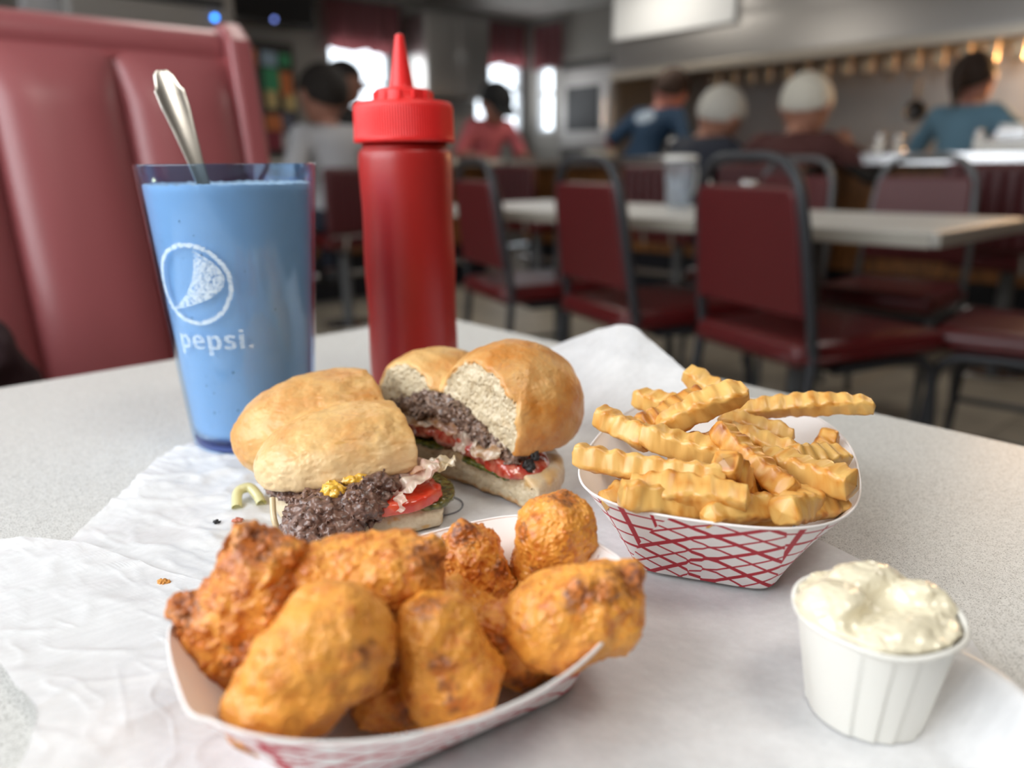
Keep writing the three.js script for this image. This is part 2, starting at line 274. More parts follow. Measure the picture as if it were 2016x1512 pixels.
{ // things on and beside the cook line
  const o = thing('upright_oven', 'tall dark steel oven in the kitchen corner beside the hood', 'oven', [6.02, 0, -5.22]);
  part('body', box(-0.34, 0.36, 0.08, 1.85, -0.36, 0.36, 0.015), M.darkSteel, o); for (const y of [0.2, 1.05]) { const d = part('door', box(-0.365, -0.34, y, y + 0.72, -0.33, 0.33, 0.008), M.steel, o); part('handle', rod([-0.4, y + 0.15, 0.26], [-0.4, y + 0.57, 0.26], 0.012), M.chrome, d); part('door_glass', box(-0.37, -0.364, y + 0.16, y + 0.56, -0.24, 0.18), M.black, d); }
  for (const [a, b] of [[-0.3, -0.3], [-0.3, 0.3], [0.3, -0.3], [0.3, 0.3]]) part('foot', rod([a, 0, b], [a, 0.09, b], 0.02), M.black, o);
  const p = thing('frying_pan', 'black frying pan hanging on the splashback behind the ponytailed cook', 'pan', [6.36, 1.27, -2.5]);
  const pg = lathe([[0, 0], [0.06, 0], [0.075, 0.03], [0.072, 0.031], [0.058, 0.005], [0, 0.005]], 36); pg.rotateZ(Math.PI / 2); part('pan_bowl', pg, M.black, p); part('handle', rod([-0.02, 0.065, 0], [-0.02, 0.22, 0], 0.008), M.black, p); part('hook', rod([-0.03, 0.21, 0], [0.03, 0.21, 0], 0.005), M.chrome, p);
  const s = thing('steel_pan', 'shallow bright steel pan on the grill left of the ponytailed cook', 'pan', [5.95, 0.9, -2.5]); part('pan_bowl', lathe([[0, 0], [0.16, 0], [0.19, 0.09], [0.2, 0.092], [0.186, 0.094], [0.156, 0.006], [0, 0.006]], 40), M.chrome, s); for (const q of [-1, 1]) part('handle', tube([[-0.04, 0.08, q * 0.195], [-0.03, 0.085, q * 0.235], [0.03, 0.085, q * 0.235], [0.04, 0.08, q * 0.195]], 0.006, 20, 8), M.chrome, s);
  for (let i = 0; i < 5; i++) { const b = new THREE.SphereGeometry(0.075, 24, 14); b.scale(1, 0.42, 1); b.translate(0, 0.031, 0); single('grilled_bun', b, mat(0.5, 0.2, 0.06, 0.6), 'brown bun toasting on the grill behind the maroon jacket', 'bun', [5.88 + (i % 2) * 0.17, 0.9, -3.55 + i * 0.17], 0, 'buns toasting on the grill'); }
}
// ---------------------------------------------------------------- L-shaped lunch counter
{
  const t = thing('lunch_counter', 'long lunch counter with wood panel front and dark kick base', 'counter', [0, 0, 0]);
  part('worktop', box(4.12, 4.78, 0.9, 0.945, -5.25, 0.6, 0.012), mat(0.22, 0.21, 0.19, 0.4), t); part('worktop_edge', box(4.095, 4.12, 0.885, 0.948, -5.25, 0.6, 0.008), M.chrome, t);
  for (let i = 0; i < 8; i++) part('front_panel', worldUV(box(4.28, 4.34, 0.32, 0.9, -4.6 + i * 0.65, -4.6 + i * 0.65 + 0.64, 0.004), 1.2), M.wood, t);
  part('kick_base', box(4.33, 4.4, 0, 0.32, -4.6, 0.6), M.navyKick, t); part('foot_rail', rod([4.2, 0.2, -4.55], [4.2, 0.2, 0.6], 0.02), M.chrome, t);
  for (let i = 0; i < 5; i++) part('rail_bracket', rod([4.2, 0.2, -4 + i], [4.34, 0.16, -4 + i], 0.012), M.chrome, t);
  const u = thing('side_counter', 'shorter side leg of the lunch counter below the notice board', 'counter', [0, 0, 0]);
  part('worktop', box(1.7, 4.085, 0.9, 0.945, -5.25, -4.6, 0.012), mat(0.42, 0.4, 0.36, 0.3), u);
  for (let i = 0; i < 4; i++) part('front_panel', worldUV(box(1.75 + i * 0.58, 1.75 + i * 0.58 + 0.57, 0.32, 0.9, -4.82, -4.76, 0.004), 1.2), M.wood, u);
  part('kick_base', box(1.75, 4.08, 0, 0.32, -4.9, -4.82), M.navyKick, u); part('foot_rail', rod([1.75, 0.2, -4.66], [4.05, 0.2, -4.66], 0.02), M.chrome, u);
}
// ---------------------------------------------------------------- counter stools
function stool(label, x, z, turn) {
  const t = thing('counter_stool', label, 'stool', [x, 0, z], turn, 'swivel stools at the lunch counter');   // faces +x
  part('base_flange', lathe([[0, 0.03], [0.04, 0.03], [0.06, 0.015], [0.15, 0.012], [0.155, 0]], 32), M.chrome, t); part('post', rod([0, 0.02, 0], [0, 0.47, 0], 0.032, 20), M.greyFrame, t);
  part('seat', new RoundedBoxGeometry(0.4, 0.08, 0.42, 5, 0.035).translate(0, 0.5, 0), M.redSeat, t);
  for (const q of [-0.1, 0.1]) part('back_bracket', rod([-0.19, 0.46, q], [-0.23, 0.6, q], 0.012), M.chrome, t);
  const b = part('backrest', new RoundedBoxGeometry(0.05, 0.36, 0.46, 4, 0.022).translate(-0.235, 0.72, 0), M.stoolRed, t);
  for (let i = 0; i < 8; i++) { const g = new THREE.CapsuleGeometry(0.03, 0.28, 6, 12); g.scale(0.5, 1, 1); g.translate(-0.255, 0.72, -0.196 + i * 0.056); part('back_channel', g, M.stoolRed, b); }
}
stool('dark red channelled counter stool next to the shakers and napkins', 3.82, -1.03, 0);
stool('dark red counter stool under the person in the maroon jacket', 3.82, -2.12, 0);
stool('dark red counter stool under the person in the navy shirt', 3.82, -2.76, 0);
stool('empty dark red counter stool in front of the pink shirted worker', 3.82, -3.97, 0);
stool('dark red counter stool under the person in the grey shirt', 2.3, -4.0, Math.PI / 2);
// ---------------------------------------------------------------- long white dining table and its chairs
{
  const t = thing('long_table', 'long white laminate dining table with red chairs around it', 'table', [0, 0, 0]);
  part('table_top', worldUV(box(2.02, 2.72, 0.7, 0.74, -2.75, -0.71, 0.012), 4), laminate, t); part('edge_band', join(box(2.012, 2.022, 0.702, 0.736, -2.74, -0.72), box(2.718, 2.728, 0.702, 0.736, -2.74, -0.72), box(2.03, 2.71, 0.702, 0.736, -0.72, -0.702)), mat(0.4, 0.38, 0.33, 0.4), t);
  for (const z of [-1.2, -2.3]) { part('pedestal_post', rod([2.37, 0.03, z], [2.37, 0.7, z], 0.038, 20), M.greyFrame, t); for (const [a, b] of [[0.28, 0], [-0.28, 0], [0, 0.28], [0, -0.28]]) part('pedestal_foot', rod([2.37, 0.04, z], [2.37 + a, 0.02, z + b], 0.02), M.blackFrame, t); }
}
function chair(label, x, z, turn, fm = M.blackFrame, s = 1) {           // faces +x, origin on the floor under the middle of the seat
  const t = thing('dining_chair', label, 'chair', [x, 0, z], turn, 'red vinyl dining chairs at the long table'); t.scale.set(s, 1, s);
  const R = 0.0125;
  part('back_frame', tube([[-0.17, 0.46, -0.185], [-0.19, 0.6, -0.18], [-0.215, 0.8, -0.165], [-0.222, 0.88, -0.14], [-0.226, 0.915, -0.09], [-0.228, 0.92, 0], [-0.226, 0.915, 0.09], [-0.222, 0.88, 0.14], [-0.215, 0.8, 0.165], [-0.19, 0.6, 0.18], [-0.17, 0.46, 0.185]], R, 80, 12, false), fm, t);
  for (const q of [-1, 1]) { part('leg', tube([[-0.17, 0.47, q * 0.185], [-0.18, 0.36, q * 0.188], [-0.2, 0.18, q * 0.19], [-0.225, 0.012, q * 0.195]], R, 20, 10), fm, t); part('leg', tube([[-0.1, 0.415, q * 0.18], [0.1, 0.415, q * 0.185], [0.17, 0.4, q * 0.187], [0.2, 0.34, q * 0.19], [0.225, 0.012, q * 0.195]], R, 36, 10), fm, t);
    part('stretcher', rod([-0.195, 0.2, q * 0.19], [0.212, 0.2, q * 0.19], 0.009), fm, t); part('glide', join(lathe([[0, 0], [0.016, 0], [0.014, 0.014], [0, 0.014]], 14).translate(-0.225, 0, q * 0.195), lathe([[0, 0], [0.016, 0], [0.014, 0.014], [0, 0.014]], 14).translate(0.225, 0, q * 0.195)), M.black, t); }
  part('stretcher', rod([-0.1, 0.415, -0.18], [-0.1, 0.415, 0.18], 0.009), fm, t); part('stretcher', rod([0.12, 0.41, -0.185], [0.12, 0.41, 0.185], 0.009), fm, t);
  const sg = new RoundedBoxGeometry(0.43, 0.065, 0.41, 6, 0.03); { const p = sg.attributes.position; for (let i = 0; i < p.count; i++) { const x = p.getX(i), y = p.getY(i), zz = p.getZ(i); if (y > 0) p.setY(i, y + 0.018 * (1 - (x / 0.22) ** 2) * (1 - (zz / 0.21) ** 2)); p.setZ(i, zz * (1 - 0.12 * clamp(-x / 0.215, 0, 1))); } sg.computeVertexNormals(); } sg.translate(0.01, 0.455, 0);
  const seat = part('seat', sg, M.redSeat, t); part('seat_piping', tube([[-0.19, 0.45, -0.18], [0, 0.45, -0.203], [0.2, 0.45, -0.19], [0.222, 0.45, 0], [0.2, 0.45, 0.19], [0, 0.45, 0.203], [-0.19, 0.45, 0.18], [-0.205, 0.45, 0]], 0.006, 80, 8, true), M.redSeat, seat);
  const bs = new THREE.Shape([[-0.168, 0], [0.168, 0], [0.15, 0.27], [0.14, 0.285], [-0.14, 0.285], [-0.15, 0.27]].map(([a, b]) => new THREE.Vector2(a, b)));
  const bg = new THREE.ExtrudeGeometry(bs, { depth: 0.022, bevelEnabled: true, bevelSize: 0.008, bevelThickness: 0.01, bevelSegments: 4 }); bg.translate(0, 0, -0.011); bg.rotateY(Math.PI / 2); bg.rotateZ(0.11); bg.translate(-0.184, 0.56, 0);
  part('back_pad', bg, M.red, t);
}
const T1 = 0.315;      // the three chairs on the booth side stand a little skew
chair('red vinyl chair with dark frame nearest the free corner of the long table', 1.97, -0.98, -T1, M.blackFrame, 1.13);
chair('dark framed red chair, middle one on the booth side of the long table', 2.0, -1.54, -T1, M.blackFrame, 1.13);
chair('red vinyl chair with dark frame behind the ketchup bottle at the long table', 2.05, -2.14, -T1, M.blackFrame, 1.1);
chair('red vinyl chair at the free end of the long table facing along it', 2.37, -0.54, Math.PI / 2 + 0.12);
chair('grey framed red chair facing the booth near the free table end', 2.83, -1.12, Math.PI + 0.06, M.greyFrame);
chair('grey framed red chair facing the booth, half hidden behind another chair', 2.88, -1.68, Math.PI - 0.1, M.greyFrame);
// ---------------------------------------------------------------- people (local +z is forward)
function limb2(a, target, l1, l2, pole) {               // two-bone chain: returns middle joint and end
  const A = V(...a), T = V(...target), d = T.clone().sub(A); let L = d.length(); const m = (l1 + l2) * 0.999; if (L > m) { d.setLength(m); L = m; T.copy(A).add(d); }
  const u = d.clone().normalize(), c = clamp((l1 * l1 + L * L - l2 * l2) / (2 * l1 * L), -1, 1), p = V(...pole).addScaledVector(u, -V(...pole).dot(u)).normalize();
  return [A.clone().addScaledVector(u, l1 * c).addScaledVector(p, l1 * Math.sqrt(1 - c * c)).toArray(), T.toArray()];
}
function person(o) {
  const { label, pos, turn, H = 1.6, hipY, lean = 0.1, side = 0, head = [0, 0], hands, feet, skin = [0.42, 0.2, 0.14], shirt, pants = [0.02, 0.025, 0.04], hair, sleeve = 0.45, extra, cap: hat } = o;
  const t = thing('person', label, 'person', pos, turn);
  const hip = [0, hipY, 0], up = V(Math.sin(side) * 1, Math.cos(lean) * Math.cos(side), Math.sin(lean)).normalize().toArray(), at = (b, v, k) => [b[0] + v[0] * k, b[1] + v[1] * k, b[2] + v[2] * k];
  const neck = at(hip, up, 0.29 * H), chest = at(hip, up, 0.2 * H), hu = V(up[0] + Math.sin(head[1]), up[1], up[2] + Math.sin(head[0])).normalize().toArray(), hc = at(neck, hu, 0.115 * H);
  const sh = [-1, 1].map((s) => [neck[0] + s * 0.108 * H, neck[1] - 0.028 * H, neck[2]]);
  const arms = [0, 1].map((i) => limb2(sh[i], hands[i], 0.17 * H, 0.15 * H, [i ? 0.6 : -0.6, -0.5, -0.8]));
  const hips = [-1, 1].map((s) => [s * 0.052 * H, hipY - 0.01, 0]);
  const legs = [0, 1].map((i) => limb2(hips[i], feet[i], 0.25 * H, 0.24 * H, [0, 0.3, 1]));
  const S = H / 1.7;
  const torso = (x, y, z, g) => { let d = cap(x, y, z * 1.25, [hip[0] - 0.05 * S, hip[1] + 0.02, hip[2] * 1.25], [hip[0] + 0.05 * S, hip[1] + 0.02, hip[2] * 1.25], 0.115 * S + g); d = smin(d, cap(x, y, z * 1.15, [hip[0], hip[1], hip[2] * 1.15], [chest[0], chest[1], chest[2] * 1.15], 0.125 * S + g, 0.135 * S + g), 0.08); d = smin(d, cap(x, y, z * 1.15, [sh[0][0] * 0.75 + chest[0] * 0.25, sh[0][1] - 0.03, sh[0][2] * 1.15], [sh[1][0] * 0.75 + chest[0] * 0.25, sh[1][1] - 0.03, sh[1][2] * 1.15], 0.085 * S + g), 0.08); return d; };
  const arm = (x, y, z, i, g, upTo = 1) => { const e = arms[i][0]; let d; if (upTo <= 0.5) { const k = upTo * 2; d = cap(x, y, z, sh[i], [mix(sh[i][0], e[0], k), mix(sh[i][1], e[1], k), mix(sh[i][2], e[2], k)], 0.056 * S + g, mix(0.056, 0.046, k) * S + g + 0.006); } else { d = cap(x, y, z, sh[i], e, 0.056 * S + g, 0.043 * S + g); const w = arms[i][1], k = (upTo - 0.5) * 2; d = smin(d, cap(x, y, z, e, [mix(e[0], w[0], k), mix(e[1], w[1], k), mix(e[2], w[2], k)], 0.042 * S + g, 0.029 * S + g), 0.02); } return d; };
  const leg = (x, y, z, i, g) => smin(cap(x, y, z, hips[i], legs[i][0], 0.085 * S + g, 0.06 * S + g), cap(x, y, z, legs[i][0], legs[i][1], 0.058 * S + g, 0.04 * S + g), 0.03);
  // head in its own frame
  const hq = new THREE.Quaternion().setFromUnitVectors(V(0, 1, 0), V(...hu)), hi = hq.clone().invert(), tmp = V(0, 0, 0), r = 0.065 * H;
  const headL = (x, y, z) => { let d = ell(x, y, z, 0, 0.12 * r, -0.08 * r, 1.16 * r, 1.3 * r, 1.42 * r); d = smin(d, ell(x, y, z, 0, -0.75 * r, 0.35 * r, 0.85 * r, 0.85 * r, 0.9 * r), 0.5 * r); d = smin(d, cap(x, y, z, [0, 0.05 * r, 1.3 * r], [0, -0.4 * r, 1.6 * r], 0.12 * r, 0.22 * r), 0.12 * r); for (const s of [-1, 1]) { d = smin(d, ell(x, y, z, s * 1.17 * r, -0.15 * r, -0.15 * r, 0.16 * r, 0.42 * r, 0.28 * r), 0.08 * r); d = smax(d, -ell(x, y, z, s * 0.45 * r, 0.02 * r, 1.42 * r, 0.26 * r, 0.15 * r, 0.2 * r), 0.1 * r); } d = smin(d, ell(x, y, z, 0, -0.85 * r, 1.12 * r, 0.4 * r, 0.14 * r, 0.16 * r), 0.1 * r); return d; };
  const toHead = (x, y, z) => { tmp.set(x - hc[0], y - hc[1], z - hc[2]).applyQuaternion(hi); return tmp; };
  const body = (x, y, z) => { let d = torso(x, y, z, -0.004); d = smin(d, cap(x, y, z, neck, hc, 0.054 * S, 0.05 * S), 0.04); for (let i = 0; i < 2; i++) { d = smin(d, arm(x, y, z, i, 0), 0.03); d = smin(d, leg(x, y, z, i, 0), 0.03); } return d; };
  const all = [hip, neck, hc, ...sh, ...arms.flat(), ...legs.flat()], lo = [0, 1, 2].map((i) => Math.min(...all.map((p) => p[i])) - 0.2), hiB = [0, 1, 2].map((i) => Math.max(...all.map((p) => p[i])) + 0.22);
  const geos = [meshSDF(body, lo, hiB, 0.013)];
  { const p0 = [hc[0] - 2 * r, hc[1] - 2.2 * r, hc[2] - 2.2 * r], p1 = [hc[0] + 2 * r, hc[1] + 2.2 * r, hc[2] + 2.4 * r]; geos.push(meshSDF((x, y, z) => { const q = toHead(x, y, z); return headL(q.x, q.y, q.z); }, p0, p1, 0.0055)); }
  for (let i = 0; i < 2; i++) {              // hands: palm, four fingers and a thumb
    const w = V(...arms[i][1]), e = V(...arms[i][0]), d = w.clone().sub(e).normalize(), s = V(1, 0, 0).addScaledVector(d, -d.x).normalize(), n = d.clone().cross(s), c = [], P = (a, b, k) => w.clone().addScaledVector(d, a * S).addScaledVector(s, b * S).addScaledVector(n, k * S).toArray();
    for (let f = 0; f < 4; f++) { const b = -0.03 + f * 0.02, L = [0.062, 0.075, 0.078, 0.068][f], q = i ? f : 3 - f, l = [0.062, 0.075, 0.078, 0.068][q]; c.push([P(0.07, b, 0), P(0.07 + l * 0.5, b * 1.05, 0.008), 0.0095 * S], [P(0.07 + l * 0.5, b * 1.05, 0.008), P(0.07 + l * 0.85, b * 1.05, 0.028), 0.0085 * S]); }
    const ts = i ? -1 : 1; c.push([P(0.02, ts * 0.03, 0.005), P(0.055, ts * 0.055, 0.02), 0.012 * S], [P(0.055, ts * 0.055, 0.02), P(0.085, ts * 0.058, 0.032), 0.0095 * S]);
    const pl = [P(0.0, 0, 0), P(0.045, 0, 0)], q0 = w.toArray().map((v) => v - 0.17), q1 = w.toArray().map((v) => v + 0.17);
    geos.push(meshSDF((x, y, z) => { let m = cap(x, y, z, pl[0], pl[1], 0.024 * S, 0.02 * S); for (const b of [-0.022, 0.022]) m = smin(m, cap(x, y, z, P(0.015, b * 0.6, 0), P(0.07, b, 0), 0.015 * S), 0.02); for (const [a, b, R] of c) m = smin(m, cap(x, y, z, a, b, R), 0.004); return m; }, q0, q1, 0.0045));
  }
  part('body', join(geos), mat(...skin, 0.55), t);
  const sm = vmat(0.85), wr = (x, y, z) => 0.006 * fbm(x, y, z, 9, 2);
  const shirtF = (x, y, z) => { let d = torso(x, y, z, 0.012); for (let i = 0; i < 2; i++) d = smin(d, arm(x, y, z, i, 0.012, sleeve), 0.03); d += wr(x, y, z); d = smax(d, -((x - hip[0]) * up[0] + (y - hip[1]) * up[1] + (z - hip[2]) * up[2] + 0.05), 0.012); d = smax(d, -(Math.hypot(x - neck[0], y - neck[1] - 0.03, z - neck[2] - 0.01) - 0.062 * S), 0.012); return d; };
  part('shirt', meshSDF(shirtF, lo, hiB, 0.011, (x, y, z) => (o.shirtColor ? o.shirtColor(x, y, z, { hip, neck, chest }) : shirt)), sm, t);
  part('trousers', meshSDF((x, y, z) => { let d = smin(leg(x, y, z, 0, 0.014), leg(x, y, z, 1, 0.014), 0.03); d = smin(d, cap(x, y, z * 1.2, [-0.05 * S, hipY, 0], [0.05 * S, hipY, 0], 0.118 * S), 0.05) + wr(x, y, z); return Math.max(d, y - hipY - 0.06, -(y - Math.min(feet[0][1], feet[1][1]) - 0.04)); }, lo, hiB, 0.013), mat(...pants, 0.9), t);
  for (let i = 0; i < 2; i++) { const f = legs[i][1]; part('shoe', meshSDF((x, y, z) => Math.max(smin(ell(x, y, z, f[0], f[1] - 0.015, f[2] + 0.06, 0.048, 0.045, 0.125), cap(x, y, z, f, f, 0.05), 0.03), -(y - f[1] + 0.05)), [f[0] - 0.1, f[1] - 0.1, f[2] - 0.14], [f[0] + 0.1, f[1] + 0.1, f[2] + 0.24], 0.009), mat(0.02, 0.02, 0.022, 0.6), t); }
  const hairF = (x, y, z) => { const q = toHead(x, y, z), a = q.x, b = q.y, c = q.z; let d = ell(a, b, c, 0, 0.14 * r, -0.1 * r, 1.27 * r, 1.42 * r, 1.54 * r) + 0.05 * r * fbm(a, b, c, 60, 2); d = smax(d, -(b - 0.35 * r + 0.0 * c - (c < 0.4 * r ? (c - 0.4 * r) * -0.95 * -1 : 0)), 0.12 * r); return d; };
  part('hair', meshSDF((x, y, z) => { let d = hairF(x, y, z); if (extra === 'ponytail') { const q = toHead(x, y, z); d = smin(d, cap(q.x, q.y, q.z, [0, 0.1 * r, -1.5 * r], [0.1 * r, -0.9 * r, -1.9 * r], 0.38 * r, 0.42 * r), 0.15 * r); d = smin(d, cap(q.x, q.y, q.z, [0.1 * r, -0.9 * r, -1.9 * r], [0.05 * r, -2.3 * r, -1.75 * r], 0.42 * r, 0.12 * r), 0.1 * r); } return d; }, [hc[0] - 2.4 * r, hc[1] - 2.6 * r, hc[2] - 3 * r], [hc[0] + 2.4 * r, hc[1] + 2.4 * r, hc[2] + 2.6 * r], 0.007), mat(...hair, 0.8), t);
  if (hat) part('cap', meshSDF((x, y, z) => { const q = toHead(x, y, z); let d = smax(ell(q.x, q.y, q.z, 0, 0.3 * r, -0.05 * r, 1.4 * r, 1.45 * r, 1.6 * r), -(q.y - 0.55 * r), 0.08 * r); d = smin(d, ell(q.x, q.y, q.z, 0, 0.6 * r, 1.6 * r, 1.05 * r, 0.1 * r, 1.0 * r), 0.1 * r); return d; }, [hc[0] - 2.6 * r, hc[1] - 2.4 * r, hc[2] - 2.6 * r], [hc[0] + 2.6 * r, hc[1] + 2.6 * r, hc[2] + 3.2 * r], 0.007), mat(...hat, 0.8), t);
  return t;
}
const sitFeet = [[-0.12, 0.25, 0.34], [0.12, 0.25, 0.34]], standFeet = [[-0.1, 0.06, 0], [0.1, 0.06, 0.03]];
const FX = Math.PI / 2;     // facing the kitchen (+x)
person({ label: 'person in a grey t-shirt seated at the side counter with one arm hanging', pos: [2.3, 0, -4.02], turn: Math.PI, H: 1.64, hipY: 0.64, lean: 0.12, head: [0.12, 0], hands: [[-0.25, 1.0, 0.33], [0.3, 0.64, 0.05]].map((p) => p), feet: sitFeet, shirt: [0.42, 0.42, 0.44], hair: [0.012, 0.008, 0.006], skin: [0.35, 0.16, 0.11] });
person({ label: 'dark haired person standing behind the side counter in a black top', pos: [3.28, 0, -5.6], turn: 0.5, H: 1.66, hipY: 0.86, lean: 0.05, hands: [[-0.2, 0.98, 0.3], [0.2, 0.98, 0.3]], feet: standFeet, shirt: [0.015, 0.015, 0.017], hair: [0.01, 0.007, 0.006], skin: [0.2, 0.09, 0.06] });
person({ label: 'person in a pink shirt and black cap leaning over the counter', pos: [4.72, 0, -5.62], turn: -0.25, H: 1.62, hipY: 0.84, lean: 0.35, head: [0.5, 0], hands: [[-0.24, 0.97, 0.42], [0.22, 0.97, 0.44]], feet: standFeet, shirt: [0.55, 0.13, 0.15], hair: [0.01, 0.008, 0.007], cap: [0.006, 0.006, 0.007], skin: [0.42, 0.2, 0.14] });
person({ label: 'cook in a blue t-shirt with white print on the back, bending to the right', pos: [5.15, 0, -4.15], turn: FX + 0.15, H: 1.68, hipY: 0.86, lean: 0.3, side: -0.16, head: [0.3, -0.25], hands: [[-0.38, 0.88, 0.2], [0.34, 0.9, 0.14]], feet: standFeet, shirtColor: (x, y, z, j) => (z < j.chest[2] && Math.hypot((x - j.chest[0] - 0.03) / 0.1, (y - j.chest[1] - 0.09) / 0.05) < 1 ? [0.35, 0.42, 0.5] : [0.012, 0.04, 0.085]), hair: [0.05, 0.025, 0.015], skin: [0.5, 0.2, 0.15] });
person({ label: 'grey haired person in a navy shirt seated at the lunch counter', pos: [3.85, 0, -2.76], turn: FX - 0.1, H: 1.56, hipY: 0.6, lean: 0.3, head: [0.35, -0.35], hands: [[-0.2, 0.98, 0.42], [0.2, 0.98, 0.42]], feet: sitFeet, shirt: [0.022, 0.026, 0.04], hair: [0.55, 0.53, 0.48], sleeve: 0.95, skin: [0.38, 0.18, 0.12] });
person({ label: 'white haired person in a dark maroon jacket seated at the lunch counter', pos: [3.85, 0, -2.16], turn: FX + 0.1, H: 1.6, hipY: 0.6, lean: 0.34, head: [0.2, -0.05], hands: [[-0.2, 0.98, 0.42], [0.28, 0.98, 0.4]], feet: sitFeet, shirtColor: (x, y, z, j) => (y < j.chest[1] - 0.02 + 0.01 * N(x, y, z, 20) ? [0.03, 0.026, 0.022] : [0.075, 0.022, 0.02]), hair: [0.66, 0.63, 0.55], sleeve: 0.95, skin: [0.38, 0.18, 0.12] });
person({ label: 'cook in a light blue shirt with a brown ponytail facing the grill', pos: [5.2, 0, -1.78], turn: FX - 0.05, H: 1.5, hipY: 0.78, lean: 0.16, head: [0.1, 0.05], hands: [[-0.36, 0.98, 0.25], [0.3, 0.92, 0.36]], feet: standFeet, shirt: [0.13, 0.26, 0.36], hair: [0.035, 0.02, 0.014], extra: 'ponytail', skin: [0.45, 0.2, 0.15] });
// ---------------------------------------------------------------- small things on the counter and the long table
function shaker(label, x, y, z, c = M.ceramic) { const t = thing('salt_shaker', label, 'shaker', [x, y, z], 0, 'shakers'); part('jar', lathe([[0, 0], [0.022, 0], [0.024, 0.01], [0.02, 0.07], [0.018, 0.075], [0, 0.075]], 24), c, t); part('lid', lathe([[0.019, 0.075], [0.021, 0.078], [0.02, 0.095], [0.012, 0.106], [0, 0.108]], 24), M.chrome, t); }
shaker('white shaker with chrome lid beside the napkin holder on the counter', 4.24, 0.945, -1.36);
shaker('shaker with a shiny chrome lid alone on the counter past the maroon jacket', 4.22, 0.945, -1.82);
shaker('white shaker farther back on the counter behind the chrome lidded one', 4.55, 0.945, -1.86);
for (const [x, z, l] of [[4.3, -1.24, 'white napkin holder with chrome frame on the counter next to the shaker'], [4.5, -3.3, 'white napkin holder on the counter behind the navy shirt']]) {
  const t = thing('napkin_holder', l, 'napkin holder', [x, 0.945, z], 0.1); part('napkins', box(-0.035, 0.035, 0.006, 0.125, -0.05, 0.05, 0.004), M.white, t);
  part('frame', join(box(-0.045, 0.045, 0, 0.006, -0.06, 0.06), box(-0.045, -0.041, 0, 0.1, -0.06, 0.06), box(0.041, 0.045, 0, 0.1, -0.06, 0.06), box(-0.046, 0.046, 0.05, 0.058, 0.058, 0.062)), M.chrome, t);
}
{ const t = thing('condiment_caddy', 'white condiment caddy below the napkin holder at the counter edge', 'caddy', [4.2, 0.945, -1.22]); part('tray', box(-0.04, 0.04, 0, 0.045, -0.14, 0.14, 0.008), M.white, t); part('rail', rod([-0.04, 0.06, -0.14], [-0.04, 0.06, 0.14], 0.004), M.chrome, t); }
for (let i = 0; i < 4; i++) single('white_plate', lathe([[0, 0], [0.07, 0], [0.115, 0.016], [0.12, 0.018], [0.115, 0.021], [0.068, 0.006], [0, 0.006]], 40), M.ceramic, 'white plate in the stack on the counter before the blue shirt', 'plate', [4.45, 0.945 + i * 0.012, -3.95], 0, 'stacked white plates');
for (const [x, z, l] of [[4.4, -2.5, 'white plate before the person in the navy shirt']]) single('white_plate', lathe([[0, 0], [0.07, 0], [0.115, 0.016], [0.12, 0.018], [0.115, 0.021], [0.068, 0.006], [0, 0.006]], 40), M.ceramic, l, 'plate', [x, 0.945, z]);
{ // pitcher of ice water, bottle and shakers on the long table
  const t = thing('water_pitcher', 'clear plastic pitcher with a white lid on the long table', 'pitcher', [2.55, 0.74, -1.85]);
  part('jug', lathe([[0, 0.002], [0.045, 0.002], [0.05, 0.012], [0.062, 0.16], [0.064, 0.18]], 36), new THREE.MeshPhysicalMaterial({ color: new THREE.Color().setRGB(0.85, 0.88, 0.92), transmission: 0.85, thickness: 0, roughness: 0.15, side: THREE.DoubleSide }), t);
  part('lid', lathe([[0, 0.198], [0.05, 0.196], [0.066, 0.19], [0.067, 0.176], [0.064, 0.176]], 36), M.white, t); part('water', lathe([[0, 0.006], [0.043, 0.006], [0.056, 0.12], [0, 0.12]], 36), new THREE.MeshPhysicalMaterial({ color: new THREE.Color().setRGB(0.8, 0.86, 0.9), transmission: 0.8, thickness: 0, roughness: 0.05 }), t);
  part('handle', tube([[0.06, 0.165, 0], [0.1, 0.16, 0], [0.108, 0.1, 0], [0.09, 0.05, 0], [0.055, 0.05, 0]], 0.007, 30, 8), M.offwhite, t);
  const b = thing('squeeze_bottle', 'small white squeeze bottle beside the water pitcher', 'bottle', [2.5, 0.74, -1.7]); part('bottle_body', lathe([[0, 0], [0.024, 0], [0.026, 0.008], [0.026, 0.09], [0.018, 0.11], [0, 0.11]], 28), M.white, b); part('nozzle', lathe([[0.016, 0.11], [0.014, 0.125], [0.004, 0.15], [0, 0.15]], 20), M.offwhite, b);
  shaker('glass salt shaker on the long table near the squeeze bottle', 2.58, 0.74, -1.58, M.offwhite); shaker('glass pepper shaker on the long table, paired with the salt shaker', 2.52, 0.74, -1.52, mat(0.1, 0.09, 0.08, 0.3));
}
